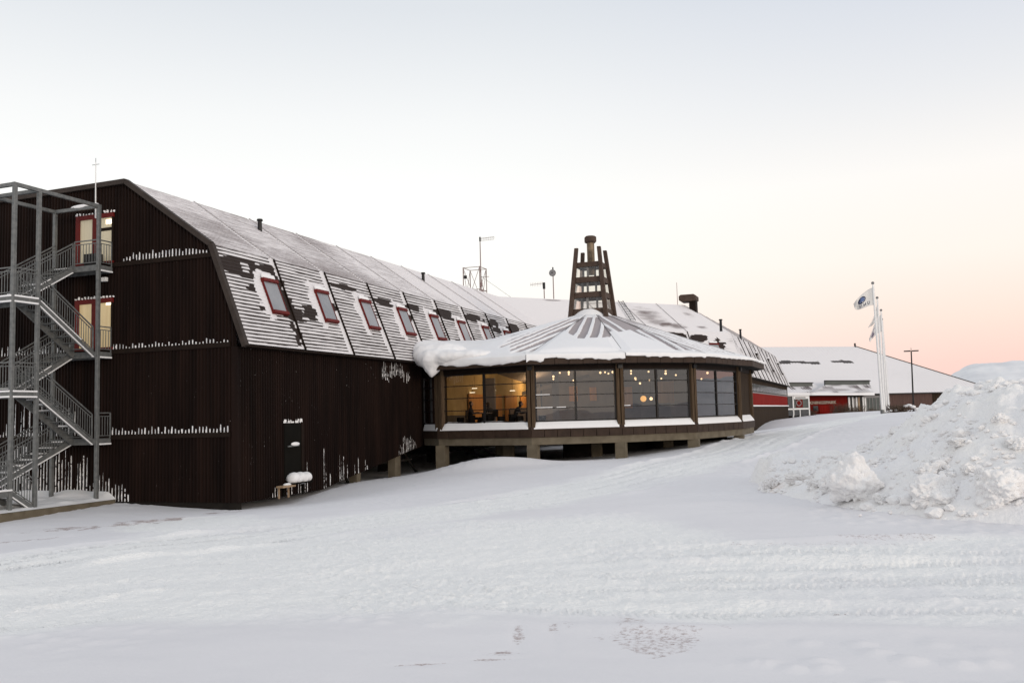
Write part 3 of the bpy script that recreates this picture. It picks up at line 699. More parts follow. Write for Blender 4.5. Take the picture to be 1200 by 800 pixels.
for k in range(int((40.4-YG)/.15)):
    s = k*.15+.032; y = YG+.02+s; b = sbot(s)
    e = np.interp(y, [28.2, 28.5, 29.0, 30.2, 30.5, 31.2, 31.6, 32.3, 33.2, 34.2, 35.0, 35.2], [0, .55, .4, .3, 1.2, 1.1, 1.0, .95, 1.0, .75, .5, 0])
    if 28.2 < y < 35.2 and random.random() < .60 and not (32.5 < y < 32.75 or 34.4 < y < 34.8): it.append((s, b+.02, b+.1+e*random.uniform(.35, 1.05)*(1.5 if random.random() < .1 else 1)))
    if 38.0 < y < 40.0:
        h = random.uniform(.25, .62)*math.sin((y-37.8)/2.3*math.pi)+.12; it.append((s, b+.05, b+.1+h))
    if 36.6 < y < 39.4 and not 38.75 < y < 39.0:
        t = 2.62 if y < 38.6 else 2.25; it.append((s, t-random.uniform(.45, 1.0)*(1-.25*(y-36.6)/2.8), t))
fins(mb, (XW, YG+.02), (0, 1), (1, 0), it, w=.07)
mb.build('snow_rime', m_snow, A, kind='stuff', fix=False)
# doors with lit curtains on the gable landings
def gable_door(z0, z1, cm):
    mb = MB(); y = YG-.10; f = .14
    xs = (-27.27, -26.36, -25.46)
    mb.box((xs[0], y, z0), (xs[0]+.2, YG-.01, z1)); mb.box((xs[0]+.2, y, z1-.17), (xs[2], YG-.01, z1)); mb.box((xs[1]-.09, y, z0), (xs[1]+.09, YG-.01, z1-.17)); mb.box((xs[0]+.2, y, z0), (xs[2], YG-.01, z0+.09))
    d = mb.build('door', m_red, A, bevel=.008)
    MB().box((xs[0]+.2, y+.05, z0+.09), (xs[1]-.09, YG-.012, z1-.17)).build('pane', cm, d)
    MB().box((xs[1]+.09, y+.05, z0+.09), (xs[2]-.07, YG-.012, z1-.17)).build('pane', cm, d)
    MB().box((xs[2]-.07, y+.01, z0+.09), (xs[2], YG-.011, z1-.17)).build('jamb', m_band, d)
    return d, y
d3, y3 = gable_door(6.06, 7.97, m_curtA)
MB().box((-26.22, y3+.034, 7.30), (-25.55, y3+.046, 7.42)).build('blind_rail', m_band, d3)
MB().box((-25.82, y3+.030, 7.55), (-25.56, y3+.045, 7.72)).build('lamp', m_tube, d3)
d2_, y2 = gable_door(2.84, 4.76, m_curtB)
MB().box((-25.78, y2+.030, 4.50), (-25.56, y2+.045, 4.58)).build('lamp', m_tube, d2_)
MB().box((-25.95, YG-.16, 5.38), (-25.72, YG-.03, 5.54)).build('wall_lamp', m_white, A, bevel=.02)
# side door and the snow caught beside it
mb = MB(); mb.box((XW+.02, 28.93, -2.12), (XW+.075, 30.12, -.06))
sd = mb.build('side_door', m_door, A, bevel=.01)
MB().box((XW+.06, 30.02, -2.12), (XW+.10, 30.16, -.02)).build('jamb', m_band, sd)
mb = MB(); mb.tube((XW+.15, 29.05, -.92), (XW+.15, 29.75, -.90), .03); mb.build('push_bar', m_steel, sd)
MB().ball((XW+.16, 29.5, -.84), (.07, .28, .075)).build('snow', m_snow, sd, smooth=True)
mb = MB()
for s in [28.93+.15*k for k in range(9)]: fins(mb, (XW, 0), (0, 1), (1, 0), [(s, -.03, .02+random.uniform(.02, .09))], w=.11, dep=.09)
mb.build('snow_rime', m_snow, sd, kind='stuff', fix=False)
mb = MB(); mb.box((XW+.04, 28.95, -2.31), (XW+.50, 30.15, -2.26))
for y in (28.85, 30.1): mb.box((XW+.05, y-.03, -2.75), (XW+.11, y+.03, -2.31))
mb.build('step_shelf', m_door, A)
step_snow = MB()
for k in range(15): step_snow.ball((XW+.27, 29.12+k*.066, -2.12+.02*math.sin(k*1.1)), (.25, .16, .20+.02*math.sin(k*.9)), 16, 10)
step_snow.build('snow', m_snow, A, smooth=True)
mb = MB(); mb.box((XW+.1, 28.35, -2.40), (XW+.40, 29.15, -2.33)); mb.box((XW+.12, 28.42, -2.8), (XW+.17, 28.48, -2.40)); mb.box((XW+.12, 29.02, -2.8), (XW+.17, 29.08, -2.40))
bench = mb.build('bench', m_plank); tag(bench, 'short bare plank bench with a little snow against the brown wall', 'bench')
MB().ball((XW+.24, 28.85, -2.31), (.11, .24, .06)).build('snow', m_snow, bench, smooth=True)
# stilts and braces where the slope falls away under the wing
for y, w in ((34.6, .32), (38.2, .55)):
    z = float(ground0(XW-.2, y))
    MB().box((XW-.45, y-w/2, z-.5), (XW-.08, y+w/2, sbot(y-YG)+.05 if y > 35 else -2.0)).build('stilt', m_conc, A)
mb = MB()
for y0, y1 in ((33, 34.6), (39.2, 41.2)): mb.bar((XW-.6, y0, -1.2), (XW-.6, y1, -2.7), .09, .09)
mb.box((XW-.7, 32.5, -2.05), (XW-.5, 40.5, -1.95)); mb.build('brace', m_dark, A)
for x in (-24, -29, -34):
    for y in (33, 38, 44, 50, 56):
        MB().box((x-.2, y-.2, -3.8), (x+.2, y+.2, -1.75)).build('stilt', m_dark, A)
mb = MB()
mb.box((-24.7, YG+.04, -3.2), (XW-.06, YG+.3, -2.66))
mb.build('footing', m_dark, A)
# ---- the middle wing, turned 40 degrees, and the far wing
B = wing(1, 'brown_wing', 'short angled brown wing with a snowy roof behind the glazed restaurant', (cover_B, cover_Bup))
seams(1, [7.9, 11.45, 15.05], B)
skylight(1, 16.95, B)
V1, V2 = wpos(1, np.array([0., 1.]), OW-.05, 0)
mb = MB(); mb.prism([(*V1[:2], -1.6), (*V2[:2], -1.6), (*V2[:2], ZE-.06), (*V1[:2], ZE-.06)], (-.2*rgt(dirn(1))[0], -.2*rgt(dirn(1))[1], 0)); mb.build('wall', m_clad, B)
Cw = wing(2, 'brown_wing', 'far weathered wooden wing with a red panel band running away behind the restaurant', (cover_C, cover_up(1.0)))
seams(2, [SEAM*k for k in range(1, 11)], Cw)
for k in (3, 6, 9): skylight(2, 2.2+SEAM*k, Cw, m_band)
d2 = dirn(2); r2 = rgt(d2); q0 = wpos(2, np.array([0., 1.]), OW-.02, 0); L2 = float(np.hypot(*(q0[1]-q0[0])[:2]))
def cbox(mb, s0, s1, z0, z1, off, th):
    a = q0[0][:2]+d2*s0+r2*off; b = q0[0][:2]+d2*s1+r2*off
    mb.prism([(*a, z0), (*b, z0), (*b, z1), (*a, z1)], (-r2[0]*th, -r2[1]*th, 0)); return mb
cbox(MB(), 0, L2, -1.85, ZE-.07, 0, .25).build('wall', m_clad, Cw)
mb = MB()
for k in range(int(L2/1.1)): cbox(mb, k*1.1+.03, k*1.1+1.06, .38, 1.42, .05, .05)
mb.build('red_panels', m_redwall2, Cw)
mb = MB(); cbox(mb, 0, L2, 1.42, 1.54, .07, .08); mb.build('rail', m_grey, Cw)
mb = MB(); cbox(mb, 0, L2, .24, .37, .12, .13); mb.build('snow_ledge', m_snow, Cw, bevel=.04)
mb = MB()
for k in range(int(L2/1.1)): cbox(mb, k*1.1+.15, k*1.1+.95, 1.62, 2.25, .02, .02)
mb.build('window_strip', m_blackglass, Cw)
e0 = PATH[3]
mb = MB(); mb.poly([tuple(wpos(2, 1.0, o, z)) for o, z in ((OW, -1.85), (OW, ZE), (OK_, ZK), (0, ZR), (-9.2, 9.0), (-13.1, ZK), (-14.1, ZE), (-14.1, -1.85))]); mb.build('end_wall', m_clad, Cw)
for k in range(8): cbox(MB(), 2+k*4.8, 2.35+k*4.8, -3.2, -1.85, -.1, .35).build('stilt', m_dark, Cw)

# ---- pipes, masts and small things on the roofs
def on_slope(px, py, i, up=True):
    d = dirn(i); r = rgt(d); p0 = np.array([*PATH[i], ZR]) if up else np.array([*(PATH[i]+r*OK_), ZK])
    o0, z0, o1, z1 = (OK_, ZK, 0, ZR) if up else (OE, ZE, OK_, ZK)
    n2 = np.array([z1-z0, -(o1-o0)]); n = np.array([r[0]*n2[0], r[1]*n2[0], n2[1]])
    return onP(px, py, p0, n)
def vent(px, py, i, lab, h=.42):
    P = on_slope(px, py, i); mb = MB(); mb.tube((P[0], P[1], P[2]-.1), (P[0], P[1], P[2]+h), .10, .09)
    o = mb.build('roof_vent', m_black); tag(o, lab, 'vent', 'vent pipes on the roofs')
    MB().tube((P[0], P[1], P[2]+h), (P[0], P[1], P[2]+h+.08), .14, .12).build('cap', m_black, o)
vent(304.5, 270, 0, 'small black vent pipe near the ridge at the gable end of the long roof')
vent(496, 329, 0, 'small black vent pipe near the ridge, farther along the long roof')
vent(845, 386.5, 2, 'small black vent pipe on the far wing ridge, nearer the box chimney', .7)
vent(868, 397, 2, 'small black vent pipe at the low far end of the far wing ridge', .8)
rod = empty('antenna_rod', (-26.23, YG-.16, 7.9), 'thin pale antenna rod standing up from the gable edge above the fire stairs', 'antenna')
MB().tube((-26.23, YG-.16, 7.8), (-26.25, YG-.16, 9.95), .028, .018).build('rod', m_white, rod)
mb = MB(); mb.bar((-26.42, YG-.16, 9.85), (-26.08, YG-.16, 9.85), .015, .015); mb.bar((-26.25, YG-.16, 9.8), (-26.25, YG-.16, 10.1), .014, .014); mb.build('cross_arm', m_steel, rod)
m_mast = noisy('rusty_grey_mast', (.16, .10, .09), (.26, .18, .165), 9, .6)
def lattice():
    Y = 80; c = onY(557, 345, Y); h = onY(557, 314, Y)[2]; z0 = 8.95; w = .85
    t = empty('lattice_mast', (c[0], Y, z0), 'open lattice mast carrying a tall pole, standing on the roof behind the long ridge', 'mast')
    cs = [(c[0]+w*a, Y+w*b) for a, b in ((-1, -1), (1, -1), (1, 1), (-1, 1))]
    for x, y in cs: MB().tube((x, y, z0), (x, y, h), .045, n=6).build('leg', m_mast, t)
    mb = MB(); zm = (z0+.9+h)/2
    for z in (h-.05, zm, z0+.8):
        for k in range(4): mb.bar((*cs[k], z), (*cs[(k+1) % 4], z), .05, .05)
    for k in range(4):
        mb.bar((*cs[k], z0+.8), (*cs[(k+1) % 4], h-.05), .035, .035); mb.bar((*cs[(k+1) % 4], z0+.8), (*cs[k], h-.05), .035, .035)
    mb.build('bracing', m_mast, t)
    xp = c[0]+w+.12; zt = onY(569.5, 280, Y)[2]
    p = MB().tube((xp, Y-w, z0), (xp, Y-w, zt), .07, .045, n=8).build('pole', m_mast, t)
    MB().tube((xp, Y-w, zt-.35), (xp, Y-w, zt+.06), .085, n=8).build('collar', m_black, p)
    mb = MB(); mb.bar((xp, Y-w, zt-.1), (xp+1.45, Y-w, zt-.06), .025, .025); mb.bar((xp, Y-w, zt-.3), (xp+1.45, Y-w, zt-.28), .025, .025)
    for k in range(8): mb.bar((xp+.15+k*.18, Y-w, zt-.34), (xp+.15+k*.18, Y-w, zt+.02), .012, .012); mb.bar((xp+.15+k*.18, Y-w-.3, zt-.1), (xp+.15+k*.18, Y-w+.3, zt-.1), .012, .012)
    mb.build('yagi', m_mast, p)
    mb = MB(); za = onY(570, 326, Y)[2]; mb.bar((xp, Y-w, za), (xp+.85, Y-w, za), .04, .04); mb.box((xp-.12, Y-w-.1, za-.9), (xp+.12, Y-w+.1, za-.5)); mb.box((xp-.1, Y-w-.1, za-1.6), (xp+.2, Y-w+.1, za-1.25)); mb.build('bracket', m_mast, p)
    MB().box((c[0]-.75, Y-w-.1, h-1.1), (c[0]-.5, Y-w+.1, h-.8)).build('junction_box', m_black, t)
    wire = MB().tube((xp, Y-w, za+.1), tuple(onY(604, 352, 74)), .012, n=5).build('guy_wire', m_black, t)
lattice()
def pole_antenna(px, ptop, Y, lab, kind):
    b = onY(px, 352, Y); zt = onY(px, ptop, Y)[2]; x = b[0]
    t = empty('roof_antenna', (x, Y, 8.95), lab, 'antenna')
    MB().tube((x, Y, 8.9), (x, Y, zt), .045, n=8).build('pole', m_mast, t)
    if kind == 'yagi':
        MB().box((x-.09, Y-.09, zt-.55), (x+.09, Y+.09, zt)).build('clamp', m_black, t)
        mb = MB(); mb.bar((x, Y, zt-.06), (x-1.25, Y, zt-.1), .03, .03)
        for k in range(8): mb.bar((x-.15-k*.15, Y, zt-.28), (x-.15-k*.15, Y, zt+.08), .014, .014)
        mb.build('yagi', m_mast, t)
    else:
        zc = onY(px, 320, Y)[2]; mb = MB()
        for k in range(6): mb.tube((x, Y-.1-.02*k, zc), (x, Y-.12-.02*k, zc), .30-.0*k, .30-.035*k, n=20)
        mb.build('dish', m_grey, t, bevel=0); MB().ball((x, Y-.3, zc), .05).build('feed', m_black, t)
        MB().tube((x, Y, zt-.1), (x, Y, zt+.15), .06, n=8).build('cap', m_black, t)
        mb = MB(); mb.tube((x+.15, Y-.1, 9.3), (x+.75, Y-.1, 9.35), .16, n=12); mb.build('drum', m_steel, t)
pole_antenna(638, 331, 74, 'short roof antenna with a sideways comb aerial, left of the round dish', 'yagi')
pole_antenna(649, 315, 74, 'slim roof pole with a small round dish, left of the lantern tower', 'dish')
P = onY(794, 356, 77.5); ar = MB().tube((P[0], 77.5, 8.9), (P[0], 77.5, onY(794, 331, 77.5)[2]), .03, .02, n=6).build('antenna_rod', m_mast); tag(ar, 'thin bare rod on the angled roof, left of the box chimney', 'antenna')
chb = onY(809, 360, 78.2); ch = empty('box_chimney', (chb[0], 78.2, 8.5), 'squat dark box chimney with a wide snow-edged cowl on the roof corner', 'chimney')
MB().box((chb[0]-.02, 77.7, 7.4), (chb[0]+.55, 78.7, 9.5)).build('shaft', m_band, ch)
cz0, cz1 = onY(800, 354, 78)[2], onY(800, 346, 78)[2]
mb = MB(); mb.prism([(chb[0]-.85, 77.5, cz0+.12), (chb[0]-.85, 77.5, cz1-.12), (chb[0]-.68, 77.5, cz1), (chb[0]+.42, 77.5, cz1), (chb[0]+.62, 77.5, cz1-.14), (chb[0]+.62, 77.5, cz0+.12), (chb[0]+.42, 77.5, cz0), (chb[0]-.68, 77.5, cz0)], (0, 1.5, 0)); mb.build('cowl', m_tower, ch, bevel=.03)
a, b = on_slope(727, 354, 1), on_slope(742, 377, 1); a = Vector(a)+Vector((.03, -.1, .12)); b = Vector(b)+Vector((.03, -.1, .12))
d = (b-a).normalized(); w = Vector((dirn(1)[0], dirn(1)[1], 0)).normalized()*.24; lad = MB()
lad.bar(a-w, b-w, .04, .05); lad.bar(a+w, b+w, .04, .05)
n = int((b-a).length/.42)
for k in range(n): lad.bar(a-w+(b-a)*((k+.5)/n), a+w+(b-a)*((k+.5)/n), .03, .03)
tag(lad.build('roof_ladder', m_steel), 'light metal roof ladder lying on the snowy slope right of the lantern tower', 'ladder')

# ------------------------------------------------------------------ fire stairs
XR = -25.51; XI = -27.62
fs = empty('fire_stairs', (XI, 21.9, -2.62), 'galvanised zigzag fire stairs in an open frame against the brown gable', 'fire escape')
posts = [(XR, 25.53, 8.05), (XI, 25.53, 8.05), (XR, 22.91, 8.0), (XR, 21.95, 8.12), (XI, 21.95, 8.12), (XI, 22.91, 8.0)]
for x, y, z in posts:
    MB().box((x-.062, y-.062, -2.75), (x+.062, y+.062, z)).build('post', m_steel, fs, bevel=.012)
mb = MB(); zt = 8.06
for p, q in (((XI, 25.53), (XR, 25.53)), ((XR, 25.6), (XR, 21.88)), ((XI, 25.6), (XI, 21.88)), ((XI, 21.95), (XR, 21.95)), ((XI, 22.91), (XR, 22.91)), ((-30, 21.95), (XI, 21.95))):
    mb.bar((*p, zt), (*q, zt), .11, .12)
mb.build('roof_frame', m_steel, fs)
s = MB(); s.ball((-26.4, 25.53, zt+.07), (.48, .07, .085), 16, 8); s.ball((-25.62, 25.5, zt+.08), (.1, .1, .05)); s.build('snow', m_snow, fs, smooth=True)
def rail(parent, P, Q, h=.92, gap=.125, ends=True):
    P, Q = Vector(P), Vector(Q); U = Vector((0, 0, 1)); mb = MB(); L = (Q-P).length
    mb.bar(P+U*h, Q+U*h, .04, .04); mb.bar(P+U*(h-.12), Q+U*(h-.12), .028, .028); mb.bar(P+U*.1, Q+U*.1, .028, .028)
    n = max(1, int(L/gap))
    for k in range(n+1):
        c = P+(Q-P)*(k/n); post = ends and k in (0, n)
        mb.box((c.x-(.02 if post else .009), c.y-(.02 if post else .009), c.z+(0 if post else .1)), (c.x+(.02 if post else .009), c.y+(.02 if post else .009), c.z+(h if post else h-.12)))
    return mb.build('railing', m_steel, parent)
def landing(x0, x1, y0, y1, z, rails, snow_edges=()):
    mb = MB(); mb.box((x0, y0, z-.05), (x1, y1, z))
    for a, b in (((x0, y0), (x1, y0)), ((x1, y0), (x1, y1)), ((x0, y1), (x1, y1)), ((x0, y0), (x0, y1))): mb.bar((*a, z-.12), (*b, z-.12), .07, .2)
    l = mb.build('landing', m_steel, fs)
    for p, q in rails: rail(l, (*p, z), (*q, z))
    if snow_edges:
        s = MB()
        for p, q, dz in snow_edges: s.bar((*p, z+dz), (*q, z+dz), .09, .06)
        s.build('snow', m_snow, l, bevel=.02)
    return l
YA, YB = 25.48, 26.16
for z in (5.9, 2.72, -.42):
    landing(XI, XR, YA, YB, z, [((XR, YA+.05), (XR, YB)), ((-26.62, YA+.02), (XR, YA+.02))] if z > 5 else [((XR, YA+.05), (XR, YB)), ((-27.6, YA+.02), (-26.6, YA+.02))][:1],
            [((XR+.03, YA+.1), (XR+.03, YB), -.2)] if z > -1 else [((XR+.03, YA+.1), (XR+.03, YB), -.2), ((XR-.3, YA+.3), (XR-.1, YB), .05)])
MB().box((-26.3, 25.62, 5.95), (-25.72, 25.95, 6.36)).build('storage_box', m_black, fs)
for z in (4.37, 1.25):
    landing(-30.0, XR, 21.95, 22.91, z, [((XR, 21.95), (XR, 22.88)), ((-30, 21.95), (XR, 21.95))], [((XR+.04, 21.95), (XR+.04, 22.9), -.02), ((XR+.04, 21.95), (XR+.04, 22.9), -.2), ((-30, 21.9), (XR, 21.9), -.02), ((-30, 21.9), (XR, 21.9), -.2)])
landing(-28.6, XR, 20.9, 22.0, -1.95, [((XR, 20.9), (XR, 21.9))], [((XR+.04, 20.9), (XR+.04, 22.0), 0)])
def flight(x0, x1, a, b, snow=0, rails=(0, 1)):
    (ya, za), (yb, zb) = a, b; mb = MB()
    for x in (x0+.03, x1-.03): mb.bar((x, ya, za-.12), (x, yb, zb-.12), .05, .2, up=(0, 0, 1))
    f = mb.build('flight', m_steel, fs)
    n = max(3, int(abs(zb-za)/.185))
    for k in range(n):
        t = (k+.5)/n; y = ya+(yb-ya)*t; z = za+(zb-za)*t
        MB().box((x0+.05, y-.12, z-.035), (x1-.05, y+.12, z-.005)).build('tread', m_steel, f)
    for r in rails:
        x = (x0+.02, x1-.02)[r]; rail(f, (x, ya, za-.05), (x, yb, zb-.05))
    s = MB(); x = x1-.005
    P_, Q_ = Vector((x, ya, za-.205)), Vector((x, yb, zb-.205)); s.bar(P_, Q_, .09, .035)
    if random.random() < .7: s.bar(P_+(Q_-P_)*.05+Vector((0, 0, .215)), P_+(Q_-P_)*random.uniform(.5, .9)+Vector((0, 0, .215)), .06, .03)
    for k in range(n):
        if random.random() < snow:
            t = (k+.5)/n; y = ya+(yb-ya)*t; z = za+(zb-za)*t; w0 = random.uniform(0, .3); s.box((x0+.06+w0*(x1-x0), y-.11, z-.004), (x1-.06, y+.11, z+random.uniform(.02, .07)))
    s.build('snow', m_snow, f, bevel=.01)
XM0, XM1 = -26.66, -26.45
flight(XI+.05, XM0, (22.91, 4.37), (YA, 5.9), .2); flight(XI+.05, XM0, (22.91, 1.25), (YA, 2.72), .2); flight(XI+.05, XM0, (22.0, -1.95), (YA, -.42), 1.0)
flight(XM1, XR, (22.91, 4.37), (25.32, 2.72), .05); flight(XM1, XR, (22.91, 1.25), (25.32, -.42), .1); flight(XM1, XR, (22.0, -1.95), (22.95, -2.58), .9, (1,))
pl = empty('concrete_plinth', (-28, 22, -3.2), 'low concrete plinth with a snow blanket under the fire stairs', 'plinth')
MB().box((-33, 17.5, -3.6), (-25.22, 26.15, -2.64)).build('slab', m_conc, pl, bevel=.02)
gx = np.linspace(-33, -25.24, 110); gy = np.linspace(17.5, 26.2, 130); X_, Y_ = np.meshgrid(gx, gy, indexing='ij')
edge = np.minimum(1, (-25.24-X_)/.35)
hz = -2.63+edge*(.07+.16*np.maximum(0, fbm(X_*1.4, Y_*1.4, 3, 201)+.15)+.20*sstep(25.2, 26.2, Y_)*(.4+.9*vn(X_*1.6, Y_*.7, 202)))
np_mesh('snow', np.c_[X_.ravel(), Y_.ravel(), hz.ravel()], grid_faces(len(gx), len(gy)), m_snow, parent=pl)
gx = np.linspace(-25.6, -23.6, 60); gy = np.linspace(24.6, 26.2, 40); X_, Y_ = np.meshgrid(gx, gy, indexing='ij')
# ------------------------------------------------------------------ glazed restaurant pavilion on stilts
W = [np.array(p) for p in ((-19.95, 40.86), (-18.49, 39.67), (-13.54, 38.75), (-9.90, 40.48), (-7.08, 43.39), (-5.59, 48.76), (-5.45, 53.4))]
ZS, ZT, ZL, ZET, ZEB = -.31, 2.01, -.63, 2.55, 2.23
def offs(P, d, closed=False):
    out = []; n = len(P)
    for i in range(n):
        ns = []
        for a, b in ((i-1, i), (i, i+1)):
            if not closed and (a < 0 or b >= n): continue
            e = P[b % n]-P[a % n]; e = e/np.hypot(*e); ns.append(np.array([e[1], -e[0]]))
        if len(ns) == 1: out.append(P[i]+d*ns[0]); continue
        m = ns[0]+ns[1]; m = m/np.hypot(*m); out.append(P[i]+m*d/np.dot(m, ns[0]))
    return out
LED = offs(W, .21); LED[0] = np.array([-19.94, LED[0][1]])
WX = [np.array((-22.9, 44.2))]+W[1:]+[np.array((-7.5, 57.5)), np.array((-13, 60.0)), np.array((-19, 58))]
EV = offs(WX, .84)
pv = empty('restaurant_pavilion', (-13.2, 48.0, -2.2), 'glazed many-sided restaurant pavilion on concrete stilts with a snowy pyramid roof and lantern tower', 'restaurant')
CT = np.array([-13.06, 48.0])
def v3(p, z): return (float(p[0]), float(p[1]), float(z))
# roof: one facet per bay, running up to the snow collar at the tower
def pav_mat():
    m, nt, b = newmat('pavilion_roof_snow')
    at = nd(nt, 'ShaderNodeAttribute'); at.attribute_name = 'bare'
    uv = nd(nt, 'ShaderNodeUVMap'); sx = nd(nt, 'ShaderNodeSeparateXYZ'); lk(nt, uv.outputs[0], sx.inputs[0])
    n = nd(nt, 'ShaderNodeTexNoise'); n.inputs['Scale'].default_value = 3.5; n.inputs['Detail'].default_value = 6; lk(nt, uv.outputs[0], n.inputs['Vector'])
    a1 = nd(nt, 'ShaderNodeMath', operation='MULTIPLY_ADD'); a1.inputs[1].default_value = .5; a1.inputs[2].default_value = -.25; lk(nt, n.outputs['Fac'], a1.inputs[0])
    a2 = nd(nt, 'ShaderNodeMath', operation='ADD'); lk(nt, a1.outputs[0], a2.inputs[0]); lk(nt, at.outputs['Fac'], a2.inputs[1])
    mr = nd(nt, 'ShaderNodeMapRange'); mr.inputs['From Min'].default_value = .40; mr.inputs['From Max'].default_value = .62; lk(nt, a2.outputs[0], mr.inputs['Value'])
    mx = nd(nt, 'ShaderNodeMix', data_type='RGBA'); mx.inputs['A'].default_value = (.82, .81, .82, 1); mx.inputs['B'].default_value = (.37, .33, .335, 1)
    lk(nt, mr.outputs[0], mx.inputs['Factor']); lk(nt, mx.outputs['Result'], b.inputs['Base Color']); b.inputs['Roughness'].default_value = .7; b.inputs['Specular IOR Level'].default_value = .2
    return m
m_pav = pav_mat()
ZC = 5.22; RC = 1.22
RING = []
for e in EV:
    d = e-CT; RING.append(CT+d/np.hypot(*d)*RC)
def facet(k):
    a, b = EV[k], EV[(k+1) % len(EV)]; c, d = RING[k], RING[(k+1) % len(EV)]
    nu_, nv_ = 120, 90; s, t = np.meshgrid(np.linspace(0, 1, nu_), np.linspace(0, 1, nv_), indexing='ij')
    lo = a+(b-a)*s[..., None]; hi = c+(d-c)*s[..., None]; P = lo+(hi-lo)*t[..., None]; z = ZET+(ZC-ZET)*t
    wl = float(np.hypot(*(b-a))); u = (s-.5)*(wl+(1.0-wl)*t); sp_ = .62
    seam = np.abs(np.mod(u/sp_+.5, 1)-.5)      # 0.5 at the seam, 0 mid-pan
    pan = np.floor(u/sp_+.5); rnd = _h(pan, pan*0+k, 7)
    bare = np.zeros(s.shape)
    L = np.hypot(np.hypot(*(a-c)), ZC-ZET); v = t*L
    inpan = 1-sstep(.28, .40, seam)
    if k == 1: bare = inpan*sstep(.30, .36, t+rnd*.14-(.5-s)*.75)*(1-sstep(.86, .93, t))*(.72+.25*vn(u*4, v*1.2, 301))*(1-sstep(-.2, .1, .22-s))
    if k == 2: bare = inpan*sstep(.41, .50, t+rnd*.06+.30*(s-.1)-.9*(s-.45)**2)*(1-sstep(.90, .95, t))*.9
    if k == 3:
        bare = inpan*sstep(.48, .57, t+rnd*.08-.15*s)*(1-sstep(.97, .99, t))*.9
        bare = np.maximum(bare, .85*sstep(.14, .22, seam)*sstep(.60, .66, s+.25*(t-.3))*sstep(.06, .12, t+rnd*.1))
    if k >= 4: bare = .95*sstep(.22, .30, seam)*sstep(.03, .06, t)+.5*inpan*sstep(.55, .8, t)
    thick = .04+.13*(1-sstep(.2, .8, bare))*(1-.6*t)*(1 if k < 4 else .45)+.05*fbm(P[..., 0]*.8, P[..., 1]*.8, 3, 305)
    if k == 2: thick = thick+.12*sstep(.08, -.06, t+.30*(s-.1)-.9*(s-.45)**2-.50)*np.sin(np.pi*s)
    z = z+thick*np.minimum(1, 6*np.minimum(s, 1-s)+.35)*(.08+.92*sstep(0, .07, t))
    o = np_mesh('roof', np.concatenate([P, z[..., None]], -1).reshape(-1, 3), grid_faces(nu_, nv_), m_pav, dict(bare=bare), np.c_[u.ravel(), v.ravel()], parent=pv)
    mb = MB(); mb.bar(v3(a+(c-a)*.12, ZET+(ZC-ZET)*.12+.045), v3(c, ZC+.05), .025, .03); mb.build('hip_cap', m_grey, o)
    return o
for k in range(len(EV)): facet(k)
# underside of the eaves, fascia panels and the ragged snow lip hanging over them
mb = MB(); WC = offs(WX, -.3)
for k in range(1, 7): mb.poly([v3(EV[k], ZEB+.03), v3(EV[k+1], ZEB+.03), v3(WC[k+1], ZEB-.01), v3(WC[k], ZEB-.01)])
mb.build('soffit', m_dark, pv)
mb = MB(); WB = offs(WX, .06); WB2 = offs(WX, -.16)
for k in range(1, 6): mb.add([v3(WB[k], ZT), v3(WB[k+1], ZT), v3(WB2[k+1], ZT), v3(WB2[k], ZT), v3(WB[k], ZEB+.01), v3(WB[k+1], ZEB+.01), v3(WB2[k+1], ZEB+.01), v3(WB2[k], ZEB+.01)], [(0, 1, 5, 4), (2, 3, 7, 6), (3, 2, 1, 0)])
mb.add([v3(W[0], ZT), v3(WB[1], ZT), v3(WB[1], ZEB), v3(W[0], ZEB)], [(0, 1, 2, 3)])
mb.build('head_beam', m_band, pv)
def panels(P, k, z0, z1, out, th, w, mat, name, gap=.018):
    a, b = P[k], P[k+1]; L = float(np.hypot(*(b-a))); d = (b-a)/L; n = np.array([d[1], -d[0]]); m = max(1, round(L/w)); mb = MB()
    for j in range(m):
        s0, s1 = L*j/m+gap/2, L*(j+1)/m-gap/2; p, q = a+d*s0+n*out, a+d*s1+n*out; jz = random.uniform(-.008, .008)
        mb.prism([v3(p, z0+jz), v3(q, z0+jz), v3(q, z1), v3(p, z1)], (-n[0]*th, -n[1]*th, 0))
    return mb.build(name, mat, pv, bevel=.006)
for k in range(1, 7): panels(EV, k, ZEB, ZET, 0, .06, .62, m_fascia, 'fascia')
for k in range(1, 6):
    a, b = EV[k], EV[k+1]; L = float(np.hypot(*(b-a))); d = (b-a)/L; n = np.array([d[1], -d[0]])
    N_ = int(L/.05); s = np.linspace(0, L, N_)
    big = {1: .20, 2: .13, 3: .06, 4: .03, 5: .01}[k]; ph = s/.62
    drop = big*(.35+1.0*vn(s*1.4, s*0+k, 401))+(.11 if k in (2, 3) else .03)*np.maximum(0, np.abs(np.mod(ph, 1)-.5)*2-.55)*2.0*vn(s*.9, s*0+k, 402)
    if k == 2: drop = drop*np.where((s > .8) & (s < 1.4), .3, 1)
    if k == 3: drop = np.where(s < 1.1, .01, drop)
    top = ZET+.10+.04*vn(s*1.1, s*0, 403); out = .035+.05*vn(s*2, s*0+k, 404)
    rows = [(-.75, ZET+.33+0*s), (-.35, ZET+.245+0*s), (-.1, top+.05), (out*.6, top), (out, top-.05), (out*.9, ZET-drop*.55), (.028+out*.25, ZET-drop), (.004, ZET-drop)]
    V = np.stack([np.stack([a[0]+d[0]*s+n[0]*o, a[1]+d[1]*s+n[1]*o, z+0*s], -1) for o, z in rows], 1).reshape(-1, 3)
    np_mesh('snow_lip', V, grid_faces(N_, len(rows), True), m_snow, parent=pv)
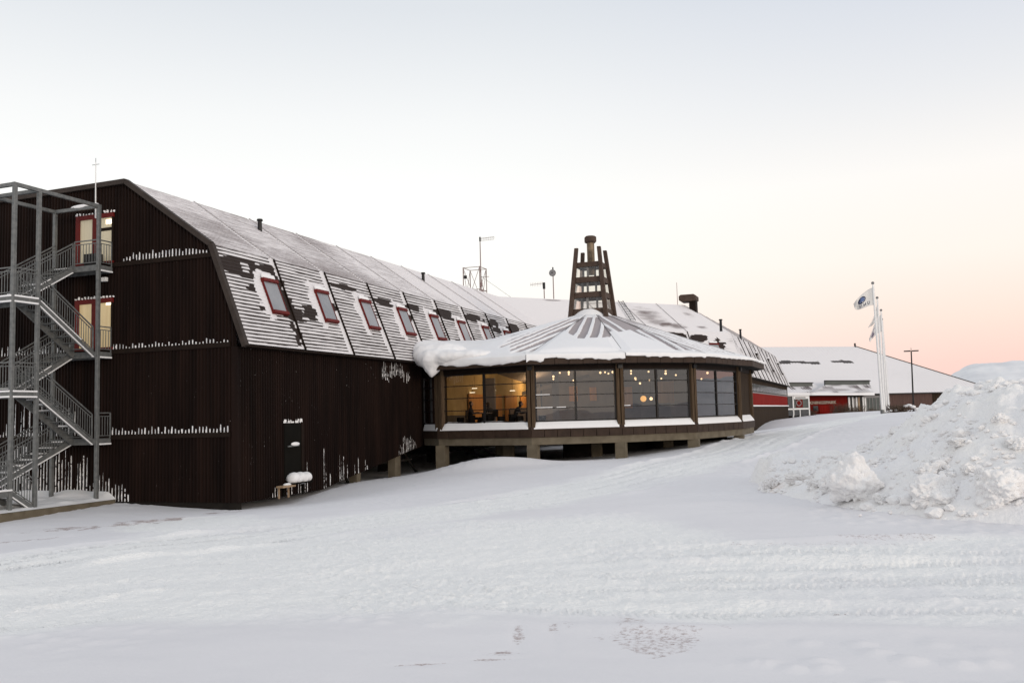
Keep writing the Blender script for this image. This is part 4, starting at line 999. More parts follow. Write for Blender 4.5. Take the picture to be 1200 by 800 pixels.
# windows
def bay(k, cols):
    a, b = W[k], W[k+1]; L = float(np.hypot(*(b-a))); d = (b-a)/L; n = np.array([d[1], -d[0]])
    i0, i1 = (.0 if k == 0 else .17), .17
    mb = MB()
    def bx(s0, s1, z0, z1, o0=-.06, o1=.04):
        p, q = a+d*s0+n*o1, a+d*s1+n*o1; mb.prism([v3(p, z0), v3(q, z0), v3(q, z1), v3(p, z1)], (n[0]*(o0-o1), n[1]*(o0-o1), 0))
    s0, s1 = i0, L-i1; f = .05
    bx(s0, s0+f+.02, ZS, ZT); bx(s1-f-.02, s1, ZS, ZT); bx(s0, s1, ZT-.06, ZT); bx(s0, s1, ZS, ZS+.06)
    for c in range(1, cols):
        c0 = s0+(s1-s0)*c/cols; bx(c0-.045, c0+.045, ZS, ZT, -.06, .055)
    for r in range(1, 4):
        z = ZS+(ZT-ZS)*(r/4+.012); bx(s0, s1, z-.018, z+.018, -.05, .046)
    w = mb.build('window', m_black, pv)
    p, q = a+d*s0, a+d*s1
    g = MB(); g.poly([v3(p, ZS+.02), v3(q, ZS+.02), v3(q, ZT-.02), v3(p, ZT-.02)]); g.build('pane', m_glass, w)
    if k in (2, 3):
        sn = MB()
        for r, f0, f1 in ((1, .0, .42), (1, .52, .75), (2, .02, .36)) if k == 2 else ((1, .02, .2),):
            z = ZS+(ZT-ZS)*(r/4+.012)+.018; p, q = a+d*(s0+(s1-s0)*f0*.5), a+d*(s0+(s1-s0)*f1*.5); sn.prism([v3(p+n*.05, z), v3(q+n*.05, z), v3(q+n*.05, z+.035), v3(p+n*.05, z+.03)], (-n[0]*.04, -n[1]*.04, 0))
        sn.build('snow', m_snow, w)
for k, c in ((0, 2), (1, 2), (2, 2), (3, 2), (4, 2)): bay(k, c)
a, b = W[5], W[6]; mb = MB(); mb.prism([v3(a, ZL), v3(b, ZL), v3(b, ZT), v3(a, ZT)], (-.1, 0, 0)); mb.build('side_wall', m_clad, pv)
# timber pillars between the bays
PO = offs(W, .13)
for k in range(1, 7):
    p = PO[k] if k < 6 else PO[6]; e = (W[k]-W[k-1]); e = e/np.hypot(*e); e2 = (W[min(k+1, 6)]-W[k]) if k < 6 else e; e2 = e2/np.hypot(*e2); t = e+e2; t = t/np.hypot(*t); n = np.array([t[1], -t[0]])
    hw = .27 if k == 1 else .17; mb = MB()
    for s0, s1, o in ((-hw, -.02, 0), (.02, hw, .015)):
        q0, q1 = p+t*s0+n*o, p+t*s1+n*o; mb.prism([v3(q0, ZL+.02), v3(q1, ZL+.02), v3(q1, ZEB+.01), v3(q0, ZEB+.01)], (-n[0]*.36, -n[1]*.36, 0))
    pi = mb.build('pillar', m_pillar, pv, bevel=.012)
    MB().obox((*p, ZEB-.12), (*t, 0), (0, 0, 1), (*n, 0), .11, .09, .12).build('bracket', m_black, pi)
# sills: sloping copper sill with a snow blanket, fascia below, concrete ring beam
for k in range(0, 6):
    a, b, c, d_ = LED[k], LED[k+1], W[k], W[k+1]
    mb = MB(); mb.add([v3(a, ZL), v3(b, ZL), v3(d_, ZS-.02), v3(c, ZS-.02), v3(a, ZL-.05), v3(b, ZL-.05), v3(d_, ZL-.05), v3(c, ZL-.05)], [(0, 1, 2, 3), (4, 5, 1, 0), (7, 6, 5, 4)]); mb.build('sill', m_fascia, pv)
    L = float(np.hypot(*(b-a))); nu_ = int(L/.05)+2; s, t = np.meshgrid(np.linspace(.03, .97, nu_), np.linspace(0, 1, 8), indexing='ij')
    P = (a+(b-a)*s[..., None])*(1-t[..., None])+(c+(d_-c)*s[..., None])*t[..., None]
    th = (.10+.06*fbm(P[..., 0]*1.5, P[..., 1]*1.5+k*3, 3, 411))*(.8 if k in (0, 1) else .5 if k == 2 else .3)*np.minimum(1, 14*np.minimum(s-.03, .97-s)+.25)*np.where(t < .02, .05, 1)
    if k in (3, 4): th = th*np.where(t > .8, .2, 1)
    z = ZL+(ZS-.02-ZL)*t**.8+th+.004
    P = P+np.where(t[..., None] < .02, 1, 0)*.0
    np_mesh('snow_sill', np.concatenate([P, z[..., None]], -1).reshape(-1, 3), grid_faces(nu_, 8), m_snow, parent=pv)
    panels(LED, k, -1.0, ZL-.052, 0, .06, .62, m_fascia, 'ledge_fascia', .022)
BO, BI = offs(LED, -.07), offs(LED, -.6)
mb = MB()
for k in range(0, 6):
    n4 = [v3(BO[k], -1.33), v3(BO[k+1], -1.33), v3(BI[k+1], -1.33), v3(BI[k], -1.33)]; u4 = [(x, y, -1.003) for x, y, z in n4]
    mb.add(n4+u4, [(3, 2, 1, 0), (0, 1, 5, 4), (2, 3, 7, 6)])
mb.build('ring_beam', m_conc, pv)
FL = [np.array((-19.9, 42.5))]+offs(W, -.12)[1:]+[np.array((-7.5, 57)), np.array((-13, 60)), np.array((-19.7, 58))]
mb = MB(); mb.poly([v3(p, -.55) for p in FL]); mb.build('floor', m_floor, pv)
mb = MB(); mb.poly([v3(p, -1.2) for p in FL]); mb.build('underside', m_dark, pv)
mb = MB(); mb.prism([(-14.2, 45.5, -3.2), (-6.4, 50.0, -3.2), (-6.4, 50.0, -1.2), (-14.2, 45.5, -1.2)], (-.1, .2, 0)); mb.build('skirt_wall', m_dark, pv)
# stilts under the ring
SP = offs(W, -.05)
for k, w in ((1, .48), (2, .46), (3, .46), (4, .5), (5, .5)):
    p = SP[k]; z = float(ground0(p[0], p[1])); MB().box((p[0]-w/2+.02, p[1]-w/2, z-.6), (p[0]+w/2+.02, p[1]+w/2, -1.32)).build('stilt', m_conc, pv)
for x, y in ((-16.3, 43), (-17.9, 46), (-12, 44), (-9, 47), (-14, 50), (-10, 52)):
    z = float(ground0(x, y)); MB().box((x-.22, y-.22, z-.6), (x+.22, y+.22, -1.2)).build('stilt', m_conc, pv)
mb = MB(); mb.bar((-17.9, 45.5, -2.5), (-18.9, 41.5, -1.3), .1, .1); mb.bar((-16.4, 44, -2.4), (-17.6, 41.2, -1.3), .1, .1); mb.build('brace', m_dark, pv)
m_iyel = noisy('lamplit_yellow_wall', (.30, .20, .085), (.62, .45, .20), .55, .8, detail=3)  # back wall with the yellow of lamplight put into its colour, in uneven blotches
# inside: back walls, ceiling, furniture
def iwall(p, q, z0, z1, mat, name='inner_wall', th=.08):
    p, q = np.array(p, float), np.array(q, float); d = (q-p)/np.hypot(*(q-p)); n = np.array([d[1], -d[0]])
    return MB().prism([v3(p, z0), v3(q, z0), v3(q, z1), v3(p, z1)], (n[0]*th, n[1]*th, 0)).build(name, mat, pv)
iwall((-19.70, 41.4), (-19.70, 58), -.55, 2.66, m_iyel); iwall((-19.5, 58), (-13, 59.9), -.55, 2.66, m_igrey); iwall((-13, 59.9), (-7.4, 57), -.55, 2.66, m_igrey); iwall((-7.4, 57), (-5.7, 53.4), -.55, 2.4, m_igrey)
for y0, y1 in ((45.6, 47.9), (48.1, 50.6), (51.2, 53.2), (53.9, 56.8)): iwall((-19.58, y0), (-19.58, y1), -.3, 1.25, m_iwall, 'wood_panel', .05)
iwall((-19.64, 41.4), (-19.64, 57.5), -.54, .10, m_floor, 'dado', .05)
iwall((-17.7, 58.35), (-17.15, 58.5), .85, 1.85, m_iwall, 'wood_panel', .05); iwall((-16.4, 58.75), (-15.95, 58.87), .85, 1.75, m_iwall, 'wood_panel', .05)
iwall((-14.6, 58.9), (-13.6, 59.2), .3, 1.7, m_iwall, 'wood_panel', .05); iwall((-10.6, 52.5), (-9.7, 52.9), .5, 1.75, m_iwall, 'wood_panel', .06)
iwall((-11.9, 54), (-10.2, 54.4), -.55, 1.9, m_igrey, 'partition', .1)
mb = MB(); CE = offs(WX, -.2); RI = [CT+(r-CT)*.9 for r in RING]
for k in range(len(CE)):
    j = (k+1) % len(CE); mb.poly([v3(CE[k], ZT+.02), v3(CE[j], ZT+.02), v3(RI[j], ZC-.75), v3(RI[k], ZC-.75)])
mb.build('ceiling', m_igrey, pv)
mb = MB()
for k in (1, 2, 3, 4, 5): mb.bar(v3(CE[k], ZT-.02), v3(RI[k], ZC-.9), .16, .24)
mb.build('rafters', m_igrey, pv)
MB().box((-18.9, 50.2, -.55), (-16.2, 51.0, .45)).build('counter', m_igrey, pv)
iwall((-18.2, 44.6), (-17.6, 44.7), -.5, 2.0, m_igrey, 'inner_column', .35); iwall((-15.4, 47.6), (-15.05, 47.7), -.5, 2.6, m_igrey, 'inner_column', .3)
mb = MB(); mb.prism([(-17.9, 49.6, 1.15), (-14.4, 51.5, 2.1), (-14.4, 51.5, 2.3), (-17.9, 49.6, 1.35)], (.2, -.5, 0)); mb.build('sloping_beam', m_igrey, pv)
mb = MB()
for k in range(9):
    x = -18.3+k*.52; mb.tube((x, 41.6+.2*(k % 3), -.5), (x, 41.6+.2*(k % 3), -.02+.1*(k % 2)), .16, .2, n=8)
mb.build('planter', m_black, pv)

# lantern tower
def tw(z): return .99-(z-5.2)*(.99-.66)/(8.75-5.2)
lt = MB()
for z0, z1 in ((5.1, 5.65), (6.26, 6.56), (7.10, 7.40), (7.96, 8.22)):
    for k in range(4):
        a = math.pi/2*k; c, s = math.cos(a), math.sin(a)
        def tp(t, z, o): w = tw(z)-o; return (CT[0]+c*w*t-s*(-w), CT[1]+s*w*t+c*(-w), z)
        lt.add([tp(-1, z0, .02), tp(1, z0, .02), tp(1, z1, .02), tp(-1, z1, .02), tp(-1, z0, .14), tp(1, z0, .14), tp(1, z1, .14), tp(-1, z1, .14)], [(0, 1, 2, 3), (7, 6, 5, 4), (0, 4, 5, 1), (3, 2, 6, 7)])
lt = lt.build('lantern_tower', m_tower, pv)
for i, j in ((-1, -1), (1, -1), (1, 1), (-1, 1)):
    zt_ = 8.98+random.uniform(-.05, .06); mb = MB(); V = []
    for z, h in ((4.9, .12), (zt_, .10)):
        w = tw(z); V += [(CT[0]+i*w+a*h, CT[1]+j*w+b*h, z) for a, b in ((-1, -1), (1, -1), (1, 1), (-1, 1))]
    mb.add(V, [(3, 2, 1, 0), (4, 5, 6, 7), (0, 1, 5, 4), (1, 2, 6, 5), (2, 3, 7, 6), (3, 0, 4, 7)]); mb.build('corner_post', m_tower, lt, bevel=.02)
for z0, z1 in ((5.65, 6.26), (6.56, 7.10), (7.40, 7.96)):
    for k in range(4):
        a = math.pi/2*k; c, s = math.cos(a), math.sin(a)
        def tp(t, z): w = tw(z)-.08; return (CT[0]+c*w*t+s*w, CT[1]+s*w*t-c*w, z)
        MB().poly([tp(-.93, z0), tp(.93, z0), tp(.93, z1), tp(-.93, z1)]).build('pane', m_towerglass, lt)
    # low inner reveals of the far side
    for k in range(4):
        a = math.pi/2*k; c, s = math.cos(a), math.sin(a); mb = MB()
        for t in (-.15,):
            w = tw(z0)-.3; p = (CT[0]+c*w*t+s*w, CT[1]+s*w*t-c*w); mb.bar((*p, z0-.1), (*p, z1+.1), .10, .10)
        mb.build('inner_mullion', m_grey, lt)
mb = MB(); w = tw(7.97)-.15; mb.box((CT[0]-w, CT[1]-w, 7.99), (CT[0]+w, CT[1]+w, 8.10)); mb.build('tower_roof', m_grey, lt)
MB().tube((CT[0], CT[1], 7.6), (CT[0], CT[1], 9.45), .21, n=18).build('chimney_pipe', m_brass, lt, smooth=False)
mb = MB(); mb.tube((CT[0], CT[1], 9.37), (CT[0], CT[1], 9.43), .28, .34, n=8); mb.tube((CT[0], CT[1], 9.43), (CT[0], CT[1], 9.68), .34, n=8); mb.tube((CT[0], CT[1], 9.68), (CT[0], CT[1], 9.75), .34, .25, n=8); mb.build('chimney_cap', m_tower, lt)
sk = MB()   # snow packed round the tower foot
gu = np.linspace(0, 2*math.pi, 90); gv = np.linspace(0, 1, 14); A_, T_ = np.meshgrid(gu, gv, indexing='ij')
rr_ = .95+(1.9-.95)*T_; zz = 5.22-(T_)*.52+.34*(1-T_)**1.2*(.35+.85*np.minimum(1, 1.5*np.maximum(0, np.cos(A_+1.6))))+.05*fbm(A_*2, T_*2, 2, 421)
np_mesh('snow_collar', np.c_[(CT[0]+rr_*np.cos(A_)).ravel(), (CT[1]+rr_*np.sin(A_)).ravel(), zz.ravel()], grid_faces(90, 14, True), m_snow, parent=pv)

# snow filling the valley between the pavilion roof and the mansard, with its cornice
def proof(x, y):      # height of the pavilion roof surface
    d = np.array([x, y])-CT; best = ZC
    for k in range(len(EV)):
        e = EV[(k+1) % len(EV)]-EV[k]; n = np.array([e[1], -e[0]])/np.hypot(*e); ap = np.dot(EV[k]-CT, n); q = np.dot(d, n)
        rz = ZET+(ZC-ZET)*(ap-q)/(ap-RC*.93); best = min(best, rz)
    return best
ys = np.linspace(39.35, 60, 130); ss = np.linspace(0, 1, 34); V = []
for y in ys:
    zt_ = float(np.interp(y, [39.3, 39.8, 41, 44, 46, 48.5, 51, 55, 60], [2.9, 3.5, 3.85, 4.0, 4.05, 4.2, 4.55, 5.2, 6.0]))
    zt_ += .10*float(fbm(np.array(y*.9), np.array(0.), 2, 431))
    xm = -24.89+OE+(OK_-OE)*(zt_-ZE)/(ZK-ZE); xr = float(np.interp(y, [39.3, 42, 48, 55, 60], [-17.4, -16.2, -15.6, -14.6, -13.5]))
    yy = max(y, 39.0); zr = proof(xr, yy)+.10
    for s in ss:
        x = xm-.25+(xr-xm+.25)*s; z = zt_+.12+(zr-zt_-.12)*s-.22*math.sin(math.pi*s)*min(1, (y-39.2)/2)
        z = max(z, proof(x, yy)+.04); V.append((x, y, z+.05*float(fbm(np.array(x*1.2), np.array(y*1.2), 2, 433))))
np_mesh('valley_drift', V, grid_faces(len(ys), len(ss), True), m_snow, parent=pv)
bm = bmesh.new()
for c, r in (((-19.6, 40.3, 3.15), (.75, .9, .62)), ((-19.1, 39.7, 2.98), (.75, .85, .62)), ((-18.5, 39.1, 2.78), (.85, .75, .50)), ((-18.55, 38.95, 2.50), (.50, .45, .52)), ((-18.52, 38.85, 2.26), (.24, .26, .42)), ((-17.6, 39.1, 2.80), (1.2, .8, .36)), ((-18.6, 40.3, 3.1), (1.3, 1.3, .55)), ((-16.6, 39.3, 2.85), (1.2, .9, .30))):
    m4 = Matrix.Translation(c) @ Matrix.Diagonal((*r, 1)); bmesh.ops.create_icosphere(bm, subdivisions=3, radius=1, matrix=m4)
me = bpy.data.meshes.new('snow_cornice'); off = wloc(pv)
for v in bm.verts: v.co -= off
bm.to_mesh(me); bm.free(); me.materials.append(m_snow); co = bpy.data.objects.new('snow_cornice', me); COL.objects.link(co); co.parent = pv
md = co.modifiers.new('remesh', 'REMESH'); md.mode = 'VOXEL'; md.voxel_size = .07; md.use_smooth_shade = True
md = co.modifiers.new('smooth', 'SMOOTH'); md.iterations = 40; md.factor = .7
tx = bpy.data.textures.new('crust', 'CLOUDS'); tx.noise_scale = .35; tx.noise_depth = 4
md = co.modifiers.new('crust', 'DISPLACE'); md.texture = tx; md.strength = .14; md.texture_coords = 'LOCAL'

# people at the tables, seen through the lit bay
def person(loc, face, lab, lean=0.0, stand=False):
    h = .05 if not stand else .45
    hip = Vector((0, 0, .47)) if not stand else Vector((0, 0, .88)); up = Vector((lean, 0, 1)).normalized()
    P = {}; P['pel'] = hip; P['bel'] = hip+up*.20; P['che'] = hip+up*.40; P['nek'] = hip+up*.56; P['hed0'] = hip+up*.64+Vector((lean*.05, 0, 0)); P['hed1'] = P['hed0']+Vector((.03, 0, .17))
    ed = [('pel', 'bel'), ('bel', 'che'), ('che', 'nek'), ('nek', 'hed0'), ('hed0', 'hed1')]; rad = dict(pel=.15, bel=.135, che=.15, nek=.055, hed0=.085, hed1=.075)
    for sd, n in ((1, 'l'), (-1, 'r')):
        P['sho'+n] = P['che']+Vector((0, sd*.19, .09)); P['elb'+n] = P['sho'+n]+Vector((.10+lean*.1, sd*.05, -.27)); P['wri'+n] = P['elb'+n]+Vector((.24, -sd*.08, .06)); P['han'+n] = P['wri'+n]+Vector((.08, -sd*.02, .01))
        ed += [('che', 'sho'+n), ('sho'+n, 'elb'+n), ('elb'+n, 'wri'+n), ('wri'+n, 'han'+n)]; rad.update({'sho'+n: .068, 'elb'+n: .045, 'wri'+n: .032, 'han'+n: .038})
        P['thi'+n] = hip+Vector((.02, sd*.10, -.02)); P['kne'+n] = hip+(Vector((.43, sd*.12, 0)) if not stand else Vector((.03, sd*.1, -.42)))
        P['ank'+n] = P['kne'+n]+(Vector((-.03, 0, -.40)) if not stand else Vector((-.04, 0, -.40))); P['toe'+n] = P['ank'+n]+Vector((.17, 0, -.04))
        ed += [('pel', 'thi'+n), ('thi'+n, 'kne'+n), ('kne'+n, 'ank'+n), ('ank'+n, 'toe'+n)]; rad.update({'thi'+n: .09, 'kne'+n: .062, 'ank'+n: .045, 'toe'+n: .04})
    keys = list(P); me = bpy.data.meshes.new('person'); me.from_pydata([P[k] for k in keys], [(keys.index(a), keys.index(b)) for a, b in ed], [])
    o = bpy.data.objects.new('person', me); COL.objects.link(o); o.location = loc; o.rotation_euler = (0, 0, face); me.materials.append(m_cloth)
    md = o.modifiers.new('skin', 'SKIN'); sv = me.skin_vertices[0].data if me.skin_vertices else None
    if sv is None:
        bm = bmesh.new(); bm.from_mesh(me); bm.verts.layers.skin.verify(); bm.to_mesh(me); bm.free(); sv = me.skin_vertices[0].data
    for k, v in zip(keys, sv): v.radius = (rad[k], rad[k]); v.use_root = (k == 'pel')
    md = o.modifiers.new('sub', 'SUBSURF'); md.levels = 2; md.render_levels = 2
    tag(o, lab, 'person')
    hd = bpy.data.objects.new('x', None); h1 = P['hed0']*.45+P['hed1']*.55; bpy.data.objects.remove(hd)
    mb = MB(); mb.ball(h1+Vector((.012, 0, 0)), (.093, .08, .118), 16, 12); mb.ball(h1+Vector((.105, 0, -.015)), (.022, .016, .026), 8, 6); mb.ball(h1+Vector((.02, .08, -.01)), (.02, .012, .03), 8, 6); mb.ball(h1+Vector((.02, -.08, -.01)), (.02, .012, .03), 8, 6)
    mb.v = [tuple(Vector(v)+Vector((0, 0, 0))) for v in mb.v]; f = mb.build('face', m_skin, None, smooth=True); f.parent = o
    mb = MB(); mb.ball(h1+Vector((-.018, 0, .03)), (.098, .088, .112), 16, 12); q = mb.build('hair', m_hair, None, smooth=True); q.parent = o
    return o
def seat_at(px, py, Y, lab, face, lean, stand=False):
    c = onY(px, py, Y); person((c[0], Y, -.545), face, lab, lean, stand); return c
def furnish(x, y, lab_t, lab_c, face):
    t = empty('dining_table', (x, y, -.55), lab_t, 'table', 'tables behind the lit windows')
    MB().box((x-.4, y-.4, .15), (x+.4, y+.4, .19)).build('table_top', m_igrey, t, bevel=.01); MB().tube((x, y, -.53), (x, y, .15), .035).build('pedestal', m_black, t); MB().tube((x, y, -.55), (x, y, -.53), .24, n=20).build('foot', m_black, t)
    c = bpy.data.objects.new('dining_chair', None); COL.objects.link(c); fx, fy = x-math.cos(face)*.62, y-math.sin(face)*.62; c.location = (fx, fy, -.55); c.rotation_euler = (0, 0, face)
    tag(c, lab_c, 'chair', 'chairs behind the lit windows')
    def part(n, mb, m): o = mb.build(n, m); o.parent = c; return o
    part('seat', MB().box((-.21, -.21, .41), (.21, .21, .45)), m_black); part('backrest', MB().box((-.22, -.2, .5), (-.19, .2, .88)), m_black)
    for i in (-1, 1):
        for j in (-1, 1): part('leg', MB().box((.18*i-.015, .18*j-.015, 0), (.18*i+.015, .18*j+.015, .41)), m_black)
    return fx, fy
for px, Y, lab, face, lean, lt_, lc in ((551, 42.6, 'person in dark clothes sitting upright at a window table, left pane of the lit bay', 0.2, .05, 'table before the upright sitter in the lit window bay', 'chair under the upright sitter in the lit window bay'),
                             (577, 43.6, 'person in dark clothes hunched low over a table behind the middle window bar', 2.9, .45, 'table before the hunched sitter in the middle of the lit window bay', 'chair under the hunched sitter in the middle of the lit window bay'),
                             (602, 42.0, 'person in dark clothes leaning forward at a table, right pane of the lit bay', .3, .55, 'table before the forward-leaning sitter at the right of the lit window bay', 'chair under the forward-leaning sitter at the right of the lit window bay')):
    c = onY(px, 478, Y); tx, ty = c[0]+math.cos(face)*.62, Y+math.sin(face)*.62; fx, fy = furnish(tx, ty, lt_, lc, face); person((fx, fy, -.545), face, lab, lean)
# pendant lamps and ceiling lamps
def pendant(px, py, Y, r, mat, lab, grp):
    c = onY(px, py, Y); t = empty('pendant_lamp', tuple(c), lab, 'lamp', grp)
    zc = min(proof(c[0], c[1])-.55, c[2]+1.6); zc = max(zc, c[2]+.25)
    MB().tube((c[0], c[1], c[2]+r), (c[0], c[1], zc), .008, n=5).build('cord', m_black, t); MB().ball(tuple(c), r, 12, 8).build('globe', mat, t, smooth=True)
GL = 'small glowing pendant lamps inside the restaurant'
for i, (px, py, Y) in enumerate(((648.5, 441, 46), (648.5, 444, 46.2), (656, 436.7, 44), (666.5, 436, 45), (666.5, 438.5, 45.3), (672, 445.5, 49), (703.5, 436.5, 46), (709, 436, 47), (713, 437.6, 46.4), (718, 435.8, 45),
                  (739.5, 434.5, 45), (739.5, 437.6, 45.4), (744.5, 443, 48), (745, 445, 47), (760, 435.3, 46), (750, 449, 50), (761, 445.5, 49), (780, 434.6, 46.4), (780, 437.5, 46.2), (775, 443.4, 49), (792, 439.3, 47), (829, 436.8, 49), (822, 443.8, 50))):
    pendant(px, py, Y, .046 if i % 3 else .06, m_lamp, 'one of the small round lamps glowing behind the dark restaurant windows', GL)
pendant(754, 467, 45.4, .155, m_globe, 'large orange globe lamp glowing low behind the third window bay', None)
pendant(763, 467, 46.6, .085, m_lamp, 'small white lamp hanging right of the large orange globe', None)
for px, py, Y in ((556, 454.6, 45), (553.5, 459.5, 46), (578, 457, 45), (600.5, 457.3, 45.2), (571, 458.6, 46)):
    c = onY(px, py, Y); cl = empty('ceiling_lamp', tuple(c), 'one of the flat glowing lamps under the warm ceiling of the lit window bay', 'lamp', 'flat lamps in the lit window bay')
    MB().box((c[0]-.13, c[1]-.06, c[2]-.025), (c[0]+.13, c[1]+.06, c[2])).build('tube', m_tube, cl); MB().bar((c[0], c[1], c[2]), (c[0], c[1], c[2]+.6), .012, .012).build('cord', m_black, cl)
def pl_(x, y, z, e, c=(1, .66, .34), r=.25):
    l = bpy.data.lights.new('room_light', 'POINT'); l.energy = e; l.color = c; l.shadow_soft_size = r; o = bpy.data.objects.new('room_light', l); COL.objects.link(o); o.location = (x, y, z)
pl_(-16.2, 42.6, 1.95, 55); pl_(-16, 55.5, 1.3, 26, (1, .72, .42)); pl_(-17.2, 47.4, 1.7, 110); pl_(-18.6, 54, 1.8, 100); pl_(-9.3, 50.5, 1.2, 5, (1, .85, .68)); pl_(-13, 56, 1.2, 8, (1, .85, .7))

# ------------------------------------------------------------------ flagpoles and flags
def curve3(pts, Y, n):
    P = np.array([onY(x, y, Y) for x, y in pts]); t = np.linspace(0, 1, len(P)); q = np.linspace(0, 1, n); out = []
    for c in range(3): out.append(np.interp(q, t, P[:, c]))
    o = np.stack(out, -1)
    for _ in range(max(1, n//6)): o[1:-1] = (o[:-2]+2*o[1:-1]+o[2:])/4
    return o
def flag_surface(top, bot, Y, amp, n=40, m=16):
    a, b = curve3(top, Y, n), curve3(bot, Y, n); s = np.linspace(0, 1, m)
    S = a[:, None]*(1-s[None, :, None])+b[:, None]*s[None, :, None]
    u = np.linspace(0, 1, n)[:, None]; v = s[None]
    S[..., 1] += amp*u*np.sin(u*7+v*2.5)+amp*.5*u*np.sin(u*15-v*4); S[..., 2] += .05*amp*np.sin(u*9)
    return S
m_flag = noisy('white_flag_cloth', (.68, .65, .62), (.76, .73, .70), 2, .9)
m_navy = noisy('navy_print', (.03, .035, .07), (.05, .055, .10), 5, .9); m_blue = noisy('blue_print', (.06, .10, .24), (.16, .21, .36), 1.6, .9)
poles = [((1034.3, 484), (1022.8, 333), 75, 'nearest'), ((1036.6, 483.5), (1028, 350), 84.5, 'second'), ((1039, 483.2), (1032.5, 364.5), 93, 'third'), ((1042, 483), (1033.6, 375), 103, 'last')]
for (b, t, Y, nm) in poles:
    P, Q = onY(*b, Y), onY(*t, Y); g = float(ground0(P[0], P[1])); P = P+(P-Q)*((P[2]-g+.2)/(Q[2]-P[2]))
    lab = {'nearest': 'tall white flagpole flying the readable emblem flag, leftmost and highest of the row', 'second': 'white flagpole with the thin limp flag, just right of the highest pole', 'third': 'white flagpole flying the drooping purplish flag low on the row', 'last': 'white flagpole without a flag, farthest right of the row'}[nm]
    fp = empty('flagpole', tuple(P), lab, 'flagpole', 'row of white flagpoles')
    MB().tube(P, Q, .105, .06, n=14).build('pole', m_white, fp, smooth=False); MB().ball(Q+np.array([0, 0, .09]), .12, 12, 8).build('finial', m_grey, fp, smooth=True)
    MB().tube(P-np.array([0, 0, .1]), P+(Q-P)*.05, .16, .15, n=12).build('base_sleeve', m_steel, fp)
    hal = MB().tube(P+(Q-P)*.1+np.array([.14, -.05, 0]), Q+np.array([.1, -.05, -.15]), .012, n=4).build('halyard', m_white, fp)
def flag(top, bot, Y, amp, lab):
    S = flag_surface(top, bot, Y, amp); n, m = S.shape[:2]
    o = np_mesh('flag', S.reshape(-1, 3), grid_faces(n, m), m_flag); md = o.modifiers.new('cloth', 'SOLIDIFY'); md.thickness = .012; md.offset = 0
    tag(o, lab, 'flag', 'flags on the white poles'); return o, S
f1, S1 = flag([(1022.9, 336.5), (1016, 340), (1008.5, 346), (1003.5, 351.5), (1000.2, 356)], [(1023.6, 357.2), (1018, 358.6), (1011, 361.2), (1006, 362.8), (1002, 362.6)], 75, .16, 'white flag with a blue round emblem and mirrored letters, flying from the highest pole')
flag([(1028.3, 354), (1027, 361), (1025, 368), (1021.5, 377), (1017.5, 383.5)], [(1028.9, 371), (1027, 375), (1024.5, 379), (1021, 382), (1017.8, 384)], 84.5, .12, 'narrow limp flag hanging in a thin fold from the second pole')
f3, S3 = flag([(1032.6, 368), (1028.5, 373), (1024, 381), (1021, 390), (1018.5, 397)], [(1033.3, 388), (1029.5, 390), (1025.5, 393), (1022, 397), (1019.5, 401)], 93, .14, 'drooping pale flag with a purplish print on the third pole')
def on_flag(S, u, v, lift):
    n, m = S.shape[:2]; x = min(max(u, 0), .9999)*(n-1); y = min(max(v, 0), .9999)*(m-1); i, j = int(x), int(y); fx, fy = x-i, y-j
    p = S[i, j]*(1-fx)*(1-fy)+S[i+1, j]*fx*(1-fy)+S[i, j+1]*(1-fx)*fy+S[i+1, j+1]*fx*fy
    e1 = S[i+1, j]-S[i, j]; e2 = S[i, j+1]-S[i, j]; nn = np.cross(e1, e2); nn = nn/(np.linalg.norm(nn)+1e-9)
    if nn @ p > 0: nn = -nn
    return p+nn*lift
def text_mesh(s, size=1.0, bold=0.0):
    cu = bpy.data.curves.new('lettering', 'FONT'); cu.body = s; cu.size = size; cu.offset = bold; cu.resolution_u = 2
    o = bpy.data.objects.new('lettering', cu); COL.objects.link(o); dg = bpy.context.evaluated_depsgraph_get(); me = bpy.data.meshes.new_from_object(o.evaluated_get(dg))
    bpy.data.objects.remove(o)
    bm = bmesh.new(); bm.from_mesh(me); bmesh.ops.triangulate(bm, faces=bm.faces); bmesh.ops.subdivide_edges(bm, edges=[e for e in bm.edges if e.calc_length() > .25*size], cuts=2, use_grid_fill=False); bm.to_mesh(me); bm.free()
    return me
x0 = .18
for ch_ in 'UNIS':
    me = text_mesh(ch_, 1, .02); mb = MB(); wd = max(v.co.x for v in me.vertices)
    mb.add([on_flag(S1, x0+v.co.x*.155, .90-v.co.y*.29, .02) for v in me.vertices], [tuple(p.vertices) for p in me.polygons]); mb.build('lettering', m_navy, f1, fix=False); x0 += wd*.155+.055
em = MB(); N_ = 28
cu_, cv_, ru, rv = .52, .40, .185, .24
em.add([on_flag(S1, cu_, cv_, .02)]+[on_flag(S1, cu_+ru*math.cos(t*2*math.pi/N_), cv_+rv*math.sin(t*2*math.pi/N_), .02) for t in range(N_)], [(0, 1+t, 1+(t+1) % N_) for t in range(N_)]); emb = em.build('emblem', m_navy, f1, fix=False)
em = MB(); em.add([on_flag(S1, cu_-.03, cv_, .03)]+[on_flag(S1, cu_-.03+ru*.62*math.cos(t*2*math.pi/N_), cv_+rv*.66*math.sin(t*2*math.pi/N_)*(1+.25*math.sin(3*t*2*math.pi/N_)), .03) for t in range(N_)], [(0, 1+t, 1+(t+1) % N_) for t in range(N_)]); em.build('emblem_detail', m_blue, emb, fix=False)
m_mauve = noisy('purplish_print', (.22, .18, .24), (.34, .30, .36), 3, .9)
